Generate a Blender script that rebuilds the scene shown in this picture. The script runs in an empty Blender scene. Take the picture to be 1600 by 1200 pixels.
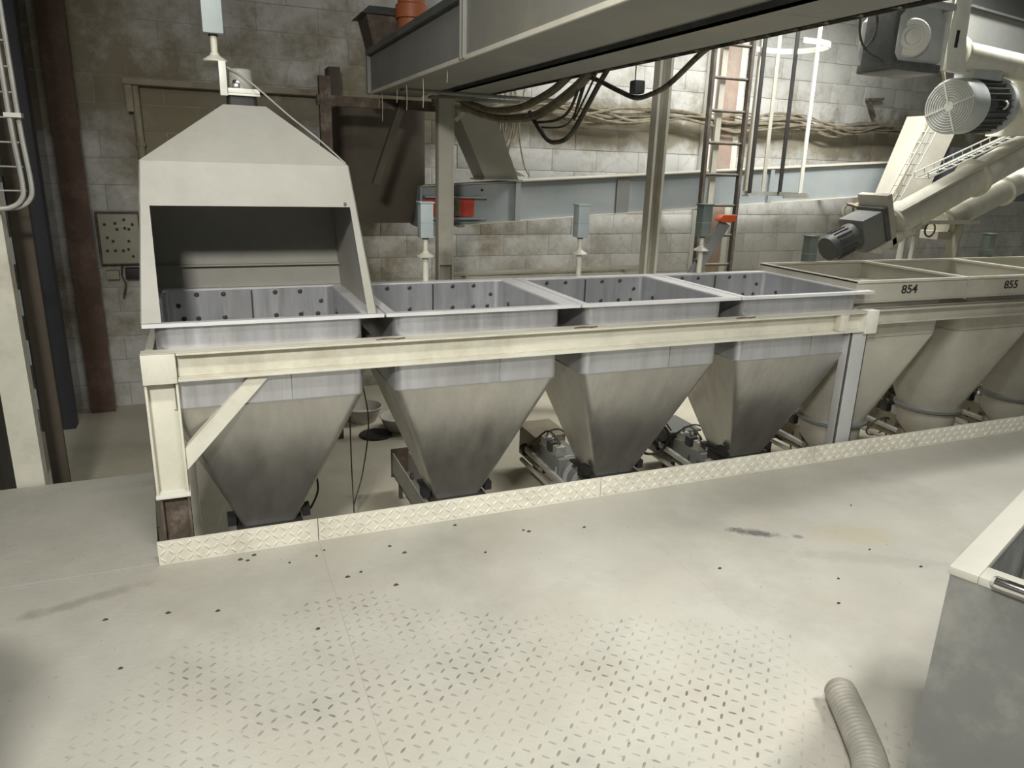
import bpy, bmesh, math, random
from mathutils import Vector, Matrix
random.seed(7)
R = math.radians
scn = bpy.context.scene
col = scn.collection

# ------------------------------------------------------------------ camera
cam_d = bpy.data.cameras.new('camera')
cam_d.sensor_width = 36.0
cam_d.lens = 36.0 * 1143.65 / 1600.0
cam_d.clip_start = 0.05
cam = bpy.data.objects.new('camera', cam_d)
col.objects.link(cam)
_rt = Vector((0.92540809, -0.37779575, 0.02983686))
_up = Vector((0.08113716, 0.27441842, 0.95818124))
_fw = Vector((0.37018458, 0.8842878, -0.2846023))
_m = Matrix((_rt, _up, -_fw)).transposed().to_4x4()
_m.translation = Vector((0.2767, -3.2393, 1.7104))
cam.matrix_world = _m
scn.camera = cam

# ------------------------------------------------------------------ world, lamps, exposure
world = bpy.data.worlds.new('world')
scn.world = world
world.use_nodes = True
world.node_tree.nodes['Background'].inputs[0].default_value = (0.86, 0.9, 0.86, 1)
world.node_tree.nodes['Background'].inputs[1].default_value = 0.12

def area(name, loc, target, sx, sy, power, color, spread):
    l = bpy.data.lights.new(name, 'AREA')
    l.shape = 'RECTANGLE'; l.size = sx; l.size_y = sy; l.energy = power; l.color = color; l.spread = R(spread)
    o = bpy.data.objects.new(name, l); col.objects.link(o)
    o.location = loc
    o.rotation_euler = (Vector(target) - Vector(loc)).to_track_quat('-Z', 'Y').to_euler()
    return o

area('lamp_behind_camera', (-0.5, -3.9, 3.1), (1.2, 0.2, 0.1), 0.45, 0.25, 62, (1.0, 0.97, 0.9), 120)
area('lamp_over_walkway_left', (0.7, -2.4, 4.1), (0.8, -1.6, 0.0), 1.2, 0.3, 50, (1.0, 0.98, 0.93), 140)
area('lamp_over_walkway_right', (3.2, -3.1, 4.1), (2.8, -2.4, 0.0), 1.2, 0.3, 55, (1.0, 0.98, 0.93), 112)
area('lamp_over_machinery', (6.3, 1.5, 4.2), (6.4, 1.9, 1.0), 2.0, 0.5, 125, (1.0, 0.99, 0.94), 135)
area('lamp_by_rear_wall', (4.6, 2.4, 4.2), (4.9, 3.2, 0.0), 2.0, 0.5, 58, (1.0, 0.99, 0.95), 150)

vs = scn.view_settings
vs.view_transform = 'Standard'
vs.look = 'None'
vs.gamma = 1.0
vs.use_curve_mapping = False
vs.exposure = 0.25

# ------------------------------------------------------------------ materials
def mat(name, c, rough=0.6, metal=0.0, var=0.12, scale=3.0, dirt=None, damt=0.4, dscale=2.0,
        bump=0.0, bscale=40.0, streak=False, spec=0.5, rvar=0.0, dpos=0.5):
    m = bpy.data.materials.new(name); m.use_nodes = True
    nt = m.node_tree; N = nt.nodes; L = nt.links
    b = N['Principled BSDF']
    b.inputs['Metallic'].default_value = metal
    b.inputs['Roughness'].default_value = rough
    b.inputs['Specular IOR Level'].default_value = spec
    geo = N.new('ShaderNodeNewGeometry')
    mp = N.new('ShaderNodeMapping')
    L.new(geo.outputs['Position'], mp.inputs['Vector'])
    if streak: mp.inputs['Scale'].default_value = (4, 4, 0.35)
    n1 = N.new('ShaderNodeTexNoise'); n1.inputs['Scale'].default_value = scale; n1.inputs['Detail'].default_value = 6
    n1.inputs['Roughness'].default_value = 0.65
    L.new(mp.outputs[0], n1.inputs['Vector'])
    r1 = N.new('ShaderNodeMapRange'); r1.inputs[1].default_value = 0.3; r1.inputs[2].default_value = 0.7
    r1.inputs[3].default_value = 1 - var; r1.inputs[4].default_value = 1 + var
    L.new(n1.outputs['Fac'], r1.inputs[0])
    mul = N.new('ShaderNodeVectorMath'); mul.operation = 'SCALE'
    mul.inputs[0].default_value = c
    L.new(r1.outputs[0], mul.inputs['Scale'])
    out = mul.outputs[0]
    if dirt is not None:
        n2 = N.new('ShaderNodeTexNoise'); n2.inputs['Scale'].default_value = dscale; n2.inputs['Detail'].default_value = 9
        n2.inputs['Roughness'].default_value = 0.72
        L.new(mp.outputs[0], n2.inputs['Vector'])
        r2 = N.new('ShaderNodeMapRange'); r2.inputs[1].default_value = dpos; r2.inputs[2].default_value = dpos + 0.17
        r2.inputs[3].default_value = 0; r2.inputs[4].default_value = damt
        L.new(n2.outputs['Fac'], r2.inputs[0])
        mx = N.new('ShaderNodeMix'); mx.data_type = 'RGBA'
        L.new(r2.outputs[0], mx.inputs['Factor']); L.new(out, mx.inputs['A'])
        mx.inputs['B'].default_value = (*dirt, 1)
        out = mx.outputs['Result']
    L.new(out, b.inputs['Base Color'])
    if rvar:
        r3 = N.new('ShaderNodeMapRange'); r3.inputs[1].default_value = 0.3; r3.inputs[2].default_value = 0.7
        r3.inputs[3].default_value = rough - rvar; r3.inputs[4].default_value = rough + rvar
        L.new(n1.outputs['Fac'], r3.inputs[0]); L.new(r3.outputs[0], b.inputs['Roughness'])
    if bump:
        n3 = N.new('ShaderNodeTexNoise'); n3.inputs['Scale'].default_value = bscale; n3.inputs['Detail'].default_value = 5
        L.new(geo.outputs['Position'], n3.inputs['Vector'])
        bp = N.new('ShaderNodeBump'); bp.inputs['Strength'].default_value = bump; bp.inputs['Distance'].default_value = 0.01
        L.new(n3.outputs['Fac'], bp.inputs['Height']); L.new(bp.outputs[0], b.inputs['Normal'])
    m['_out'] = ''
    del m['_out']
    return m

M = {}
M['cream'] = mat('cream_paint', (0.66, 0.645, 0.55), 0.45, var=0.08, scale=5, dirt=(0.38, 0.34, 0.24), damt=0.45, dscale=3, bump=0.05)
M['hood'] = mat('hood_paint', (0.35, 0.346, 0.308), 0.55, var=0.09, scale=3, dirt=(0.27, 0.25, 0.2), damt=0.4, dscale=2.2)
M['tank'] = mat('dusty_tank_paint', (0.52, 0.5, 0.425), 0.65, var=0.1, scale=3, dirt=(0.33, 0.29, 0.21), damt=0.5, dscale=1.6)
M['satin'] = mat('satin_steel_sheet', (0.6, 0.61, 0.635), 0.35, 0.75, var=0.12, scale=4, rvar=0.08, streak=True, dirt=(0.36, 0.35, 0.33), damt=0.35, dscale=1.6)
M['palegrey'] = mat('pale_grey_paint', (0.44, 0.445, 0.44), 0.5, var=0.06, scale=5)
M['browndark'] = mat('dark_brown_steel', (0.085, 0.07, 0.052), 0.85, var=0.2, scale=2)
M['steel'] = mat('stainless_steel', (0.62, 0.61, 0.575), 0.37, 0.85, var=0.1, scale=3, streak=True, rvar=0.06, dirt=(0.4, 0.37, 0.32), damt=0.35, dscale=2)
M['rimsteel'] = mat('bright_steel', (0.82, 0.82, 0.83), 0.38, 0.35, var=0.08, scale=6)
M['dark'] = mat('dark_rubber', (0.022, 0.021, 0.02), 0.6, var=0.2)
M['bolt'] = mat('bolt_steel', (0.1, 0.1, 0.1), 0.5, 0.7)
M['rust'] = mat('rusty_steel', (0.1, 0.075, 0.055), 0.8, var=0.35, scale=14, dirt=(0.3, 0.27, 0.22), damt=0.7, dscale=6)
M['grey'] = mat('grey_paint', (0.22, 0.225, 0.215), 0.55, var=0.1, scale=2.5, dirt=(0.3, 0.28, 0.22), damt=0.4, dscale=2.2)
M['ductgrey'] = mat('duct_grey_paint', (0.235, 0.235, 0.205), 0.5, var=0.08, scale=2, dirt=(0.33, 0.3, 0.22), damt=0.45, dscale=1.7)
M['blue'] = mat('blue_grey_paint', (0.31, 0.345, 0.36), 0.5, var=0.08, scale=3, dirt=(0.36, 0.33, 0.26), damt=0.4, dscale=2.5)
M['bluelight'] = mat('pale_blue_plastic', (0.42, 0.48, 0.49), 0.5, var=0.08, scale=8)
M['greenbox'] = mat('grey_green_plastic', (0.2, 0.24, 0.22), 0.5, var=0.15, scale=9)
M['motor'] = mat('motor_grey_blue', (0.5, 0.53, 0.53), 0.4, 0.1, var=0.12, scale=7, dirt=(0.5, 0.47, 0.38), damt=0.4, dscale=5)
M['motordark'] = mat('motor_dark_grey', (0.1, 0.105, 0.105), 0.5, 0.1, var=0.2, scale=7, dirt=(0.3, 0.28, 0.22), damt=0.4, dscale=4)
M['galv'] = mat('galvanised_wire', (0.5, 0.5, 0.46), 0.5, 0.4, var=0.15, scale=10)
M['cable'] = mat('dusty_black_cable', (0.075, 0.07, 0.055), 0.75, var=0.3, scale=12, dirt=(0.28, 0.25, 0.18), damt=0.6, dscale=6)
M['dustcable'] = mat('dust_caked_cable', (0.24, 0.21, 0.15), 0.9, var=0.4, scale=14)
M['red'] = mat('red_brown_paint', (0.13, 0.08, 0.06), 0.7, var=0.2, scale=4, dirt=(0.27, 0.2, 0.15), damt=0.5, dscale=3)
M['pink'] = mat('faded_red_paint', (0.38, 0.28, 0.23), 0.8, var=0.15, scale=4, dirt=(0.5, 0.46, 0.4), damt=0.5, dscale=3)
M['orange'] = mat('orange_plastic', (0.75, 0.13, 0.03), 0.45, var=0.1)
M['orangepipe'] = mat('orange_drain_pipe', (0.45, 0.14, 0.06), 0.5, var=0.12)
M['redlabel'] = mat('red_sticker', (0.55, 0.06, 0.035), 0.5, var=0.15, scale=9)
M['brownwood'] = mat('brown_dusty_box', (0.3, 0.265, 0.19), 0.7, var=0.15, scale=6, dirt=(0.16, 0.13, 0.09), damt=0.5, dscale=4)
M['white'] = mat('white_paint', (0.72, 0.72, 0.65), 0.4, var=0.06, scale=5, dirt=(0.4, 0.37, 0.28), damt=0.3, dscale=4)
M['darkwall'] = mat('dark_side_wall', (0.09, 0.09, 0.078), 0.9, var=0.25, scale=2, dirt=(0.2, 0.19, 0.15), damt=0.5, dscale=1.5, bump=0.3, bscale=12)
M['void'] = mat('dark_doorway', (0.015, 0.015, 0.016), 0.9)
M['bluedark'] = mat('dark_blue_door_frame', (0.05, 0.053, 0.063), 0.6, var=0.15)
M['ladder'] = mat('brown_ladder_steel', (0.09, 0.075, 0.06), 0.6, var=0.25, scale=8, dirt=(0.35, 0.31, 0.25), damt=0.35, dscale=6)
M['panel'] = mat('control_panel_beige', (0.33, 0.32, 0.25), 0.6, var=0.1, scale=6)
M['binback'] = mat('bin_grey', (0.19, 0.197, 0.19), 0.5, 0.1, var=0.1, scale=3, dirt=(0.42, 0.4, 0.34), damt=0.4, dscale=3)
M['binrim'] = mat('bin_rim_paint', (0.47, 0.47, 0.41), 0.5, var=0.07, scale=5, dirt=(0.42, 0.4, 0.33), damt=0.3, dscale=5)
M['chrome'] = mat('chrome', (0.8, 0.8, 0.8), 0.12, 1.0, var=0.03)
M['hose'] = mat('grey_hose', (0.3, 0.29, 0.25), 0.5, var=0.1, scale=14, dirt=(0.45, 0.42, 0.35), damt=0.5, dscale=12)
M['basin'] = mat('grey_basin', (0.36, 0.345, 0.3), 0.6, var=0.15, scale=8, dirt=(0.55, 0.52, 0.44), damt=0.5, dscale=6)
M['kick'] = mat('cream_tread_paint', (0.7, 0.68, 0.585), 0.5, var=0.07, scale=6, dirt=(0.42, 0.39, 0.31), damt=0.45, dscale=5)
M['debris'] = mat('dark_debris', (0.06, 0.055, 0.045), 0.9, var=0.3)
M['ink'] = mat('black_stencil_ink', (0.03, 0.03, 0.028), 0.7, var=0.3, scale=40)
M['ceil'] = mat('ceiling_grey', (0.16, 0.155, 0.13), 0.9, var=0.15)
M['fascia'] = mat('deck_edge_dark', (0.07, 0.066, 0.055), 0.9, var=0.2)
M['drip'] = mat('dust_thread', (0.55, 0.52, 0.4), 0.9)
M['lug'] = mat('worn_tread_lug', (0.39, 0.38, 0.335), 0.75, var=0.1, scale=4, dirt=(0.12, 0.115, 0.1), damt=0.9, dscale=2.2, dpos=0.47)

def nodes_of(m):
    return m.node_tree.nodes, m.node_tree.links, m.node_tree.nodes['Principled BSDF']

def deck_material():
    m = mat('dusty_deck', (0.45, 0.442, 0.39), 0.75, var=0.1, scale=1.6, dirt=(0.33, 0.32, 0.275), damt=0.6, dscale=1.1, bump=0.15, bscale=60)
    N, L, b = nodes_of(m)
    src = b.inputs['Base Color'].links[0].from_socket
    geo = N.new('ShaderNodeNewGeometry')
    def blot(loc, rot, size, colr, amt, nscale, src):
        mp = N.new('ShaderNodeMapping'); mp.vector_type = 'TEXTURE'
        mp.inputs['Location'].default_value = loc; mp.inputs['Rotation'].default_value = (0, 0, rot); mp.inputs['Scale'].default_value = size
        L.new(geo.outputs['Position'], mp.inputs['Vector'])
        ln = N.new('ShaderNodeVectorMath'); ln.operation = 'LENGTH'; L.new(mp.outputs[0], ln.inputs[0])
        n = N.new('ShaderNodeTexNoise'); n.inputs['Scale'].default_value = nscale; n.inputs['Detail'].default_value = 8
        n.inputs['Roughness'].default_value = 0.75
        L.new(geo.outputs['Position'], n.inputs['Vector'])
        ad = N.new('ShaderNodeMath'); ad.operation = 'MULTIPLY_ADD'; L.new(n.outputs['Fac'], ad.inputs[0]); ad.inputs[1].default_value = 2.2
        L.new(ln.outputs['Value'], ad.inputs[2])
        r = N.new('ShaderNodeMapRange'); L.new(ad.outputs[0], r.inputs[0])
        r.inputs[1].default_value = 1.45; r.inputs[2].default_value = 1.95; r.inputs[3].default_value = amt; r.inputs[4].default_value = 0
        mx = N.new('ShaderNodeMix'); mx.data_type = 'RGBA'
        L.new(r.outputs[0], mx.inputs['Factor']); L.new(src, mx.inputs['A']); mx.inputs['B'].default_value = (*colr, 1)
        return mx.outputs['Result']
    src = blot((2.68, -0.675, 0), R(-35), (0.17, 0.05, 1), (0.05, 0.055, 0.055), 0.9, 22, src)
    src = blot((2.86, -0.78, 0), R(-30), (0.04, 0.03, 1), (0.1, 0.1, 0.1), 0.7, 22, src)
    src = blot((3.15, -0.86, 0), R(-25), (0.3, 0.16, 1), (0.42, 0.36, 0.2), 0.45, 9, src)
    src = blot((3.0, -1.05, 0), R(-30), (0.5, 0.08, 1), (0.33, 0.33, 0.28), 0.5, 12, src)
    src = blot((0.3, -0.35, 0), R(10), (0.5, 0.12, 1), (0.38, 0.39, 0.34), 0.5, 8, src)
    src = blot((-0.3, -0.25, 0), R(15), (0.35, 0.05, 1), (0.2, 0.2, 0.17), 0.5, 10, src)
    sp = N.new('ShaderNodeTexNoise'); sp.inputs['Scale'].default_value = 42; sp.inputs['Detail'].default_value = 3
    L.new(geo.outputs['Position'], sp.inputs['Vector'])
    rs = N.new('ShaderNodeMapRange'); L.new(sp.outputs['Fac'], rs.inputs[0])
    rs.inputs[1].default_value = 0.69; rs.inputs[2].default_value = 0.74; rs.inputs[3].default_value = 0; rs.inputs[4].default_value = 0.55
    mp2 = N.new('ShaderNodeMix'); mp2.data_type = 'RGBA'; L.new(rs.outputs[0], mp2.inputs['Factor']); L.new(src, mp2.inputs['A'])
    mp2.inputs['B'].default_value = (0.2, 0.19, 0.15, 1); src = mp2.outputs['Result']
    bt = N.new('ShaderNodeTexNoise'); bt.inputs['Scale'].default_value = 1.9; bt.inputs['Detail'].default_value = 4
    L.new(geo.outputs['Position'], bt.inputs['Vector'])
    rb = N.new('ShaderNodeMapRange'); L.new(bt.outputs['Fac'], rb.inputs[0])
    rb.inputs[1].default_value = 0.45; rb.inputs[2].default_value = 0.7; rb.inputs[3].default_value = 0; rb.inputs[4].default_value = 0.5
    mb2 = N.new('ShaderNodeMix'); mb2.data_type = 'RGBA'; L.new(rb.outputs[0], mb2.inputs['Factor']); L.new(src, mb2.inputs['A'])
    mb2.inputs['B'].default_value = (0.43, 0.395, 0.335, 1); src = mb2.outputs['Result']
    L.new(src, b.inputs['Base Color'])
    return m
M['deck'] = deck_material()
M['floor'] = mat('dusty_concrete', (0.5, 0.47, 0.375), 0.85, var=0.1, scale=1.5, dirt=(0.4, 0.36, 0.27), damt=0.5, dscale=1.4, bump=0.2, bscale=30)

def wall_material():
    m = mat('whitewashed_block', (0.55, 0.55, 0.525), 0.9, var=0.14, scale=2.2, dirt=(0.2, 0.163, 0.09), damt=0.85, dscale=0.8, bump=0.5, bscale=9, dpos=0.43)
    N, L, b = nodes_of(m)
    src = b.inputs['Base Color'].links[0].from_socket
    geo = N.new('ShaderNodeNewGeometry')
    # dirt colour thickens towards the left end, painting in the dimmer light there
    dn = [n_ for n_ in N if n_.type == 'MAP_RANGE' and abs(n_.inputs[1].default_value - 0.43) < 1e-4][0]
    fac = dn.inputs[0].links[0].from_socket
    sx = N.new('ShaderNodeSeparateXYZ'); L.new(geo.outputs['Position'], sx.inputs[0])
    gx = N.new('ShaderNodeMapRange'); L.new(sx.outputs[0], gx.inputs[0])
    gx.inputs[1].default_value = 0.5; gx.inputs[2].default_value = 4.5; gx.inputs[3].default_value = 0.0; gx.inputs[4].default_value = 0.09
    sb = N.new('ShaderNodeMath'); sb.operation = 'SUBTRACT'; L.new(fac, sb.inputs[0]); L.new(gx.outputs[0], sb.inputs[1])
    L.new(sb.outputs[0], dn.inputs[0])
    # grime: a brown band where dust has settled along the cable run
    sep = N.new('ShaderNodeSeparateXYZ'); L.new(geo.outputs['Position'], sep.inputs[0])
    n = N.new('ShaderNodeTexNoise'); n.inputs['Scale'].default_value = 2.2; n.inputs['Detail'].default_value = 8; n.inputs['Roughness'].default_value = 0.7
    L.new(geo.outputs['Position'], n.inputs['Vector'])
    a = N.new('ShaderNodeMath'); a.operation = 'MULTIPLY_ADD'; a.inputs[1].default_value = 1.1
    L.new(n.outputs['Fac'], a.inputs[0]); L.new(sep.outputs[2], a.inputs[2])
    s = N.new('ShaderNodeMath'); s.operation = 'SUBTRACT'; s.inputs[1].default_value = 2.72; L.new(a.outputs[0], s.inputs[0])
    ab = N.new('ShaderNodeMath'); ab.operation = 'ABSOLUTE'; L.new(s.outputs[0], ab.inputs[0])
    r = N.new('ShaderNodeMapRange'); L.new(ab.outputs[0], r.inputs[0])
    r.inputs[1].default_value = 0.12; r.inputs[2].default_value = 0.3; r.inputs[3].default_value = 0.85; r.inputs[4].default_value = 0
    mx = N.new('ShaderNodeMix'); mx.data_type = 'RGBA'
    L.new(r.outputs[0], mx.inputs['Factor']); L.new(src, mx.inputs['A']); mx.inputs['B'].default_value = (0.24, 0.21, 0.14, 1)
    # fine dark cracks
    v = N.new('ShaderNodeTexVoronoi'); v.feature = 'DISTANCE_TO_EDGE'; v.inputs['Scale'].default_value = 1.5
    wp = N.new('ShaderNodeVectorMath'); wp.operation = 'MULTIPLY_ADD'
    L.new(n.outputs['Color'], wp.inputs[0]); wp.inputs[1].default_value = (0.5, 0.5, 0.5); L.new(geo.outputs['Position'], wp.inputs[2])
    L.new(wp.outputs[0], v.inputs['Vector'])
    r2 = N.new('ShaderNodeMapRange'); L.new(v.outputs['Distance'], r2.inputs[0])
    r2.inputs[1].default_value = 0.004; r2.inputs[2].default_value = 0.014; r2.inputs[3].default_value = 0.25; r2.inputs[4].default_value = 0
    mx2 = N.new('ShaderNodeMix'); mx2.data_type = 'RGBA'
    L.new(r2.outputs[0], mx2.inputs['Factor']); L.new(mx.outputs['Result'], mx2.inputs['A']); mx2.inputs['B'].default_value = (0.17, 0.15, 0.11, 1)
    L.new(mx2.outputs['Result'], b.inputs['Base Color'])
    return m
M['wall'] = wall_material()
M['mortar'] = mat('dirty_mortar', (0.36, 0.35, 0.31), 0.95, var=0.25, scale=6)

# ------------------------------------------------------------------ mesh builder
class MB:
    def __init__(s): s.v = []; s.f = []
    def add(s, vs_, fs):
        k = len(s.v); s.v += [tuple(p) for p in vs_]; s.f += [tuple(i + k for i in f) for f in fs]; return s
    def box(s, a, b, rot=None, piv=None):
        x0, y0, z0 = a; x1, y1, z1 = b
        P = [Vector(p) for p in ((x0,y0,z0),(x1,y0,z0),(x1,y1,z0),(x0,y1,z0),(x0,y0,z1),(x1,y0,z1),(x1,y1,z1),(x0,y1,z1))]
        if rot is not None:
            c = Vector(piv) if piv is not None else sum(P, Vector()) / 8
            P = [c + rot @ (p - c) for p in P]
        return s.add(P, ((0,3,2,1),(4,5,6,7),(0,1,5,4),(1,2,6,5),(2,3,7,6),(3,0,4,7)))
    def bar(s, a, b, w, h, up=(0,0,1)):
        # rectangular bar from a to b, w across, h along 'up'
        a = Vector(a); b = Vector(b); d = (b - a).normalized()
        u = Vector(up); u = (u - d * u.dot(d)).normalized(); t = d.cross(u)
        P = []
        for c in (a, b):
            for sx, sz in ((-1,-1),(1,-1),(1,1),(-1,1)): P.append(c + t * (sx * w / 2) + u * (sz * h / 2))
        return s.add(P, ((0,3,2,1),(4,5,6,7),(0,1,5,4),(1,2,6,5),(2,3,7,6),(3,0,4,7)))
    def loft(s, loops, cap0=True, cap1=True, closed=False):
        n = len(loops[0]); k = len(s.v); fs = []
        for lp in loops: s.v += [tuple(p) for p in lp]
        m = len(loops)
        for i in range(m if closed else m - 1):
            j = (i + 1) % m
            for q in range(n):
                r = (q + 1) % n
                fs.append((k+i*n+q, k+i*n+r, k+j*n+r, k+j*n+q))
        if not closed:
            if cap0: fs.append(tuple(k + q for q in reversed(range(n))))
            if cap1: fs.append(tuple(k + (m-1)*n + q for q in range(n)))
        s.f += fs; return s
    def lathe(s, o, ax, prof, n=20, cap=True):
        # prof: list of (distance along axis, radius)
        o = Vector(o); d = Vector(ax).normalized()
        u = d.orthogonal().normalized(); t = d.cross(u)
        loops = [[o + d * h + (u * math.cos(2*math.pi*i/n) + t * math.sin(2*math.pi*i/n)) * max(r, 1e-4) for i in range(n)] for h, r in prof]
        return s.loft(loops, cap, cap)
    def cyl(s, a, b, r, n=16, r2=None):
        a = Vector(a); b = Vector(b)
        return s.lathe(a, b - a, [(0, r), ((b - a).length, r if r2 is None else r2)], n)
    def tube(s, pts, r, n=8, smooth=0):
        P = [Vector(p) for p in pts]
        if smooth: P = catmull(P, smooth)
        loops = []; up = None
        for i, p in enumerate(P):
            d = (P[min(i+1, len(P)-1)] - P[max(i-1, 0)]).normalized()
            if up is None: up = d.orthogonal().normalized()
            up = (up - d * up.dot(d))
            up = up.normalized() if up.length > 1e-6 else d.orthogonal().normalized()
            t = d.cross(up)
            loops.append([p + (up * math.cos(2*math.pi*k/n) + t * math.sin(2*math.pi*k/n)) * r for k in range(n)])
        return s.loft(loops)
    def prism(s, poly, vec):
        vec = Vector(vec)
        return s.loft([[Vector(p) for p in poly], [Vector(p) + vec for p in poly]])

def catmull(P, n):
    out = []
    for i in range(len(P) - 1):
        p0 = P[max(i-1, 0)]; p1 = P[i]; p2 = P[i+1]; p3 = P[min(i+2, len(P)-1)]
        for k in range(n):
            t = k / n
            out.append(0.5 * ((2*p1) + (p2-p0)*t + (2*p0-5*p1+4*p2-p3)*t*t + (3*p1-p0-3*p2+p3)*t**3))
    out.append(P[-1]); return out

def rrect(cx, cy, hx, hy, r, z, k=5):
    r = min(r, hx, hy); out = []
    for qx, qy, a0 in ((1,1,0),(-1,1,90),(-1,-1,180),(1,-1,270)):
        for i in range(k + 1):
            a = R(a0 + 90 * i / k)
            out.append(Vector((cx + qx*(hx-r) + r*math.cos(a), cy + qy*(hy-r) + r*math.sin(a), z)))
    return out

ORG = {}
def mesh(name, mb, material, smooth=False, bevel=0.0):
    me = bpy.data.meshes.new(name)
    me.from_pydata([tuple(p) for p in mb.v], [], mb.f)
    bm = bmesh.new(); bm.from_mesh(me)
    bmesh.ops.recalc_face_normals(bm, faces=bm.faces)
    if bevel:
        es = [e for e in bm.edges if len(e.link_faces) == 2 and e.calc_face_angle(0) > R(40)]
        bmesh.ops.bevel(bm, geom=es, offset=bevel, segments=2, profile=0.6, affect='EDGES', clamp_overlap=True)
    bm.to_mesh(me); bm.free()
    if smooth or bevel:
        me.polygons.foreach_set('use_smooth', [True] * len(me.polygons))
        me.set_sharp_from_angle(angle=R(38))
    me.materials.append(M[material])
    me.update()
    return me

def part(name, mb, material, parent, smooth=False, bevel=0.0, label=None):
    o0 = ORG[parent.name]
    mb.v = [(p[0]-o0[0], p[1]-o0[1], p[2]-o0[2]) for p in mb.v]
    o = bpy.data.objects.new(name, mesh(name, mb, material, smooth, bevel))
    col.objects.link(o); o.parent = parent; ORG[o.name] = o0
    if label: o['label'] = label
    return o

def thing(name, label, cat, loc, group=None, kind=None):
    o = bpy.data.objects.new(name, None); col.objects.link(o)
    o.empty_display_size = 0.1
    o.location = loc; ORG[o.name] = tuple(loc)
    o['label'] = label
    if kind: o['kind'] = kind
    else: o['category'] = cat
    if group: o['group'] = group
    return o

def single(name, mb, material, label, cat, loc=None, group=None, kind=None, smooth=False, bevel=0.0):
    if loc is None:
        n = len(mb.v); loc = (sum(p[0] for p in mb.v)/n, sum(p[1] for p in mb.v)/n, min(p[2] for p in mb.v))
    mb.v = [(p[0]-loc[0], p[1]-loc[1], p[2]-loc[2]) for p in mb.v]
    o = bpy.data.objects.new(name, mesh(name, mb, material, smooth, bevel))
    col.objects.link(o); o.location = loc; ORG[o.name] = tuple(loc)
    o['label'] = label
    if kind: o['kind'] = kind
    if cat and kind != 'structure': o['category'] = cat
    if group: o['group'] = group
    return o

def copy_tree(o, loc, label=None, parent=None):
    c = o.copy(); col.objects.link(c); c.parent = parent
    if parent is None: c.location = loc; ORG[c.name] = tuple(loc)
    else: ORG[c.name] = ORG[parent.name]
    if label: c['label'] = label
    for ch in [x for x in o.children]: copy_tree(ch, None, None, c)
    return c

def lug_mb(mb, cx, cy, z, ang, ln, wd, h, frame=None):
    # one raised lens-shaped tread lug; frame maps (u, v, w) to world
    ca, sa = math.cos(ang), math.sin(ang)
    base = [(-ln/2, 0), (-ln/4, -wd/2), (ln/4, -wd/2), (ln/2, 0), (ln/4, wd/2), (-ln/4, wd/2)]
    top = [(-ln/4, 0), (ln/4, 0)]
    P = [(cx + x*ca - y*sa, cy + x*sa + y*ca, z) for x, y in base] + [(cx + x*ca - y*sa, cy + x*sa + y*ca, z + h) for x, y in top]
    if frame: P = [frame(*p) for p in P]
    mb.add(P, ((0,1,6), (1,2,7,6), (2,3,7), (3,4,7), (4,5,6,7), (5,0,6)))

# ------------------------------------------------------------------ the room
fl = MB().box((-2.2, -0.05, -0.6), (13, 4.1, -0.5))
single('floor', fl, 'floor', 'dusty beige concrete floor below and behind the hoppers', None, (0, 0, -0.6), kind='structure')

wb = thing('wall_back', 'whitewashed block wall with brown dust stains behind the machinery', None, (4, 4.0, -0.5), kind='structure')
part('wall_core', MB().box((-1.0, 4.0, -0.5), (13, 4.15, 4.4)), 'mortar', wb)
bl = []
BW, BH = 0.52, 0.218
row = 0; z = -0.5
while z < 4.3:
    x = -1.0 - (BW / 2 if row % 2 else 0)
    while x < 12.8:
        bl.append((x, z)); x += BW
    z += BH; row += 1
# the blocks that show largest in the photograph come first
def block_rank(p):
    x, z_ = p[0] + BW/2, p[1]
    vis = -0.95 < x < 9.0 and z_ > -0.1 and z_ < 2.75 + 0.12 * x
    return (0 if vis else 1, abs(x - 3.3))
bl.sort(key=block_rank)
bmeshes = []
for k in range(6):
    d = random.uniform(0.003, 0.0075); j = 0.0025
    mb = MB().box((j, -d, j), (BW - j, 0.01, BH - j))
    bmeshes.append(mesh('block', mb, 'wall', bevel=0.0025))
rest = MB()
for i, (x, z) in enumerate(bl):
    if i < 295:
        o = bpy.data.objects.new('block', random.choice(bmeshes)); col.objects.link(o)
        o.parent = wb; o.location = (x - 4, random.uniform(-0.002, 0.002), z + 0.5)
    else:
        rest.box((x + .0025, 3.995, z + .0025), (x + BW - .0025, 4.005, z + BH - .0025))
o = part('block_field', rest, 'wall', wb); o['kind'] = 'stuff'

# left wall with a dark doorway
wl = MB()
wl.box((-1.1, -4.8, -0.5), (-0.95, 2.35, 4.4)); wl.box((-1.1, 3.45, -0.5), (-0.95, 4.0, 4.4)); wl.box((-1.1, 2.35, 1.55), (-0.95, 3.45, 4.4))
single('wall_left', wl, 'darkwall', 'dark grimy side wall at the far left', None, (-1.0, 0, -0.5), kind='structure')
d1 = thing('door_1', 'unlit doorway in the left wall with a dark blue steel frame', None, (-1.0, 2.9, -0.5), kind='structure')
part('doorway_shade', MB().box((-1.35, 2.35, -0.5), (-1.3, 3.45, 1.55)), 'void', d1)  # near-black sheet painting the darkness inside the open doorway
part('door_jamb', MB().box((-1.0, 3.45, -0.5), (-0.86, 3.6, 3.2)), 'bluedark', d1, bevel=0.005)
part('door_jamb', MB().box((-1.0, 2.25, -0.5), (-0.9, 2.36, 1.6)), 'rust', d1, bevel=0.005)
ce = MB().box((-1.1, -4.8, 4.4), (13, 4.15, 4.5))
single('ceiling', ce, 'ceil', 'dark grey ceiling high above the plant', None, (4, 0, 4.4), kind='structure')

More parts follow.
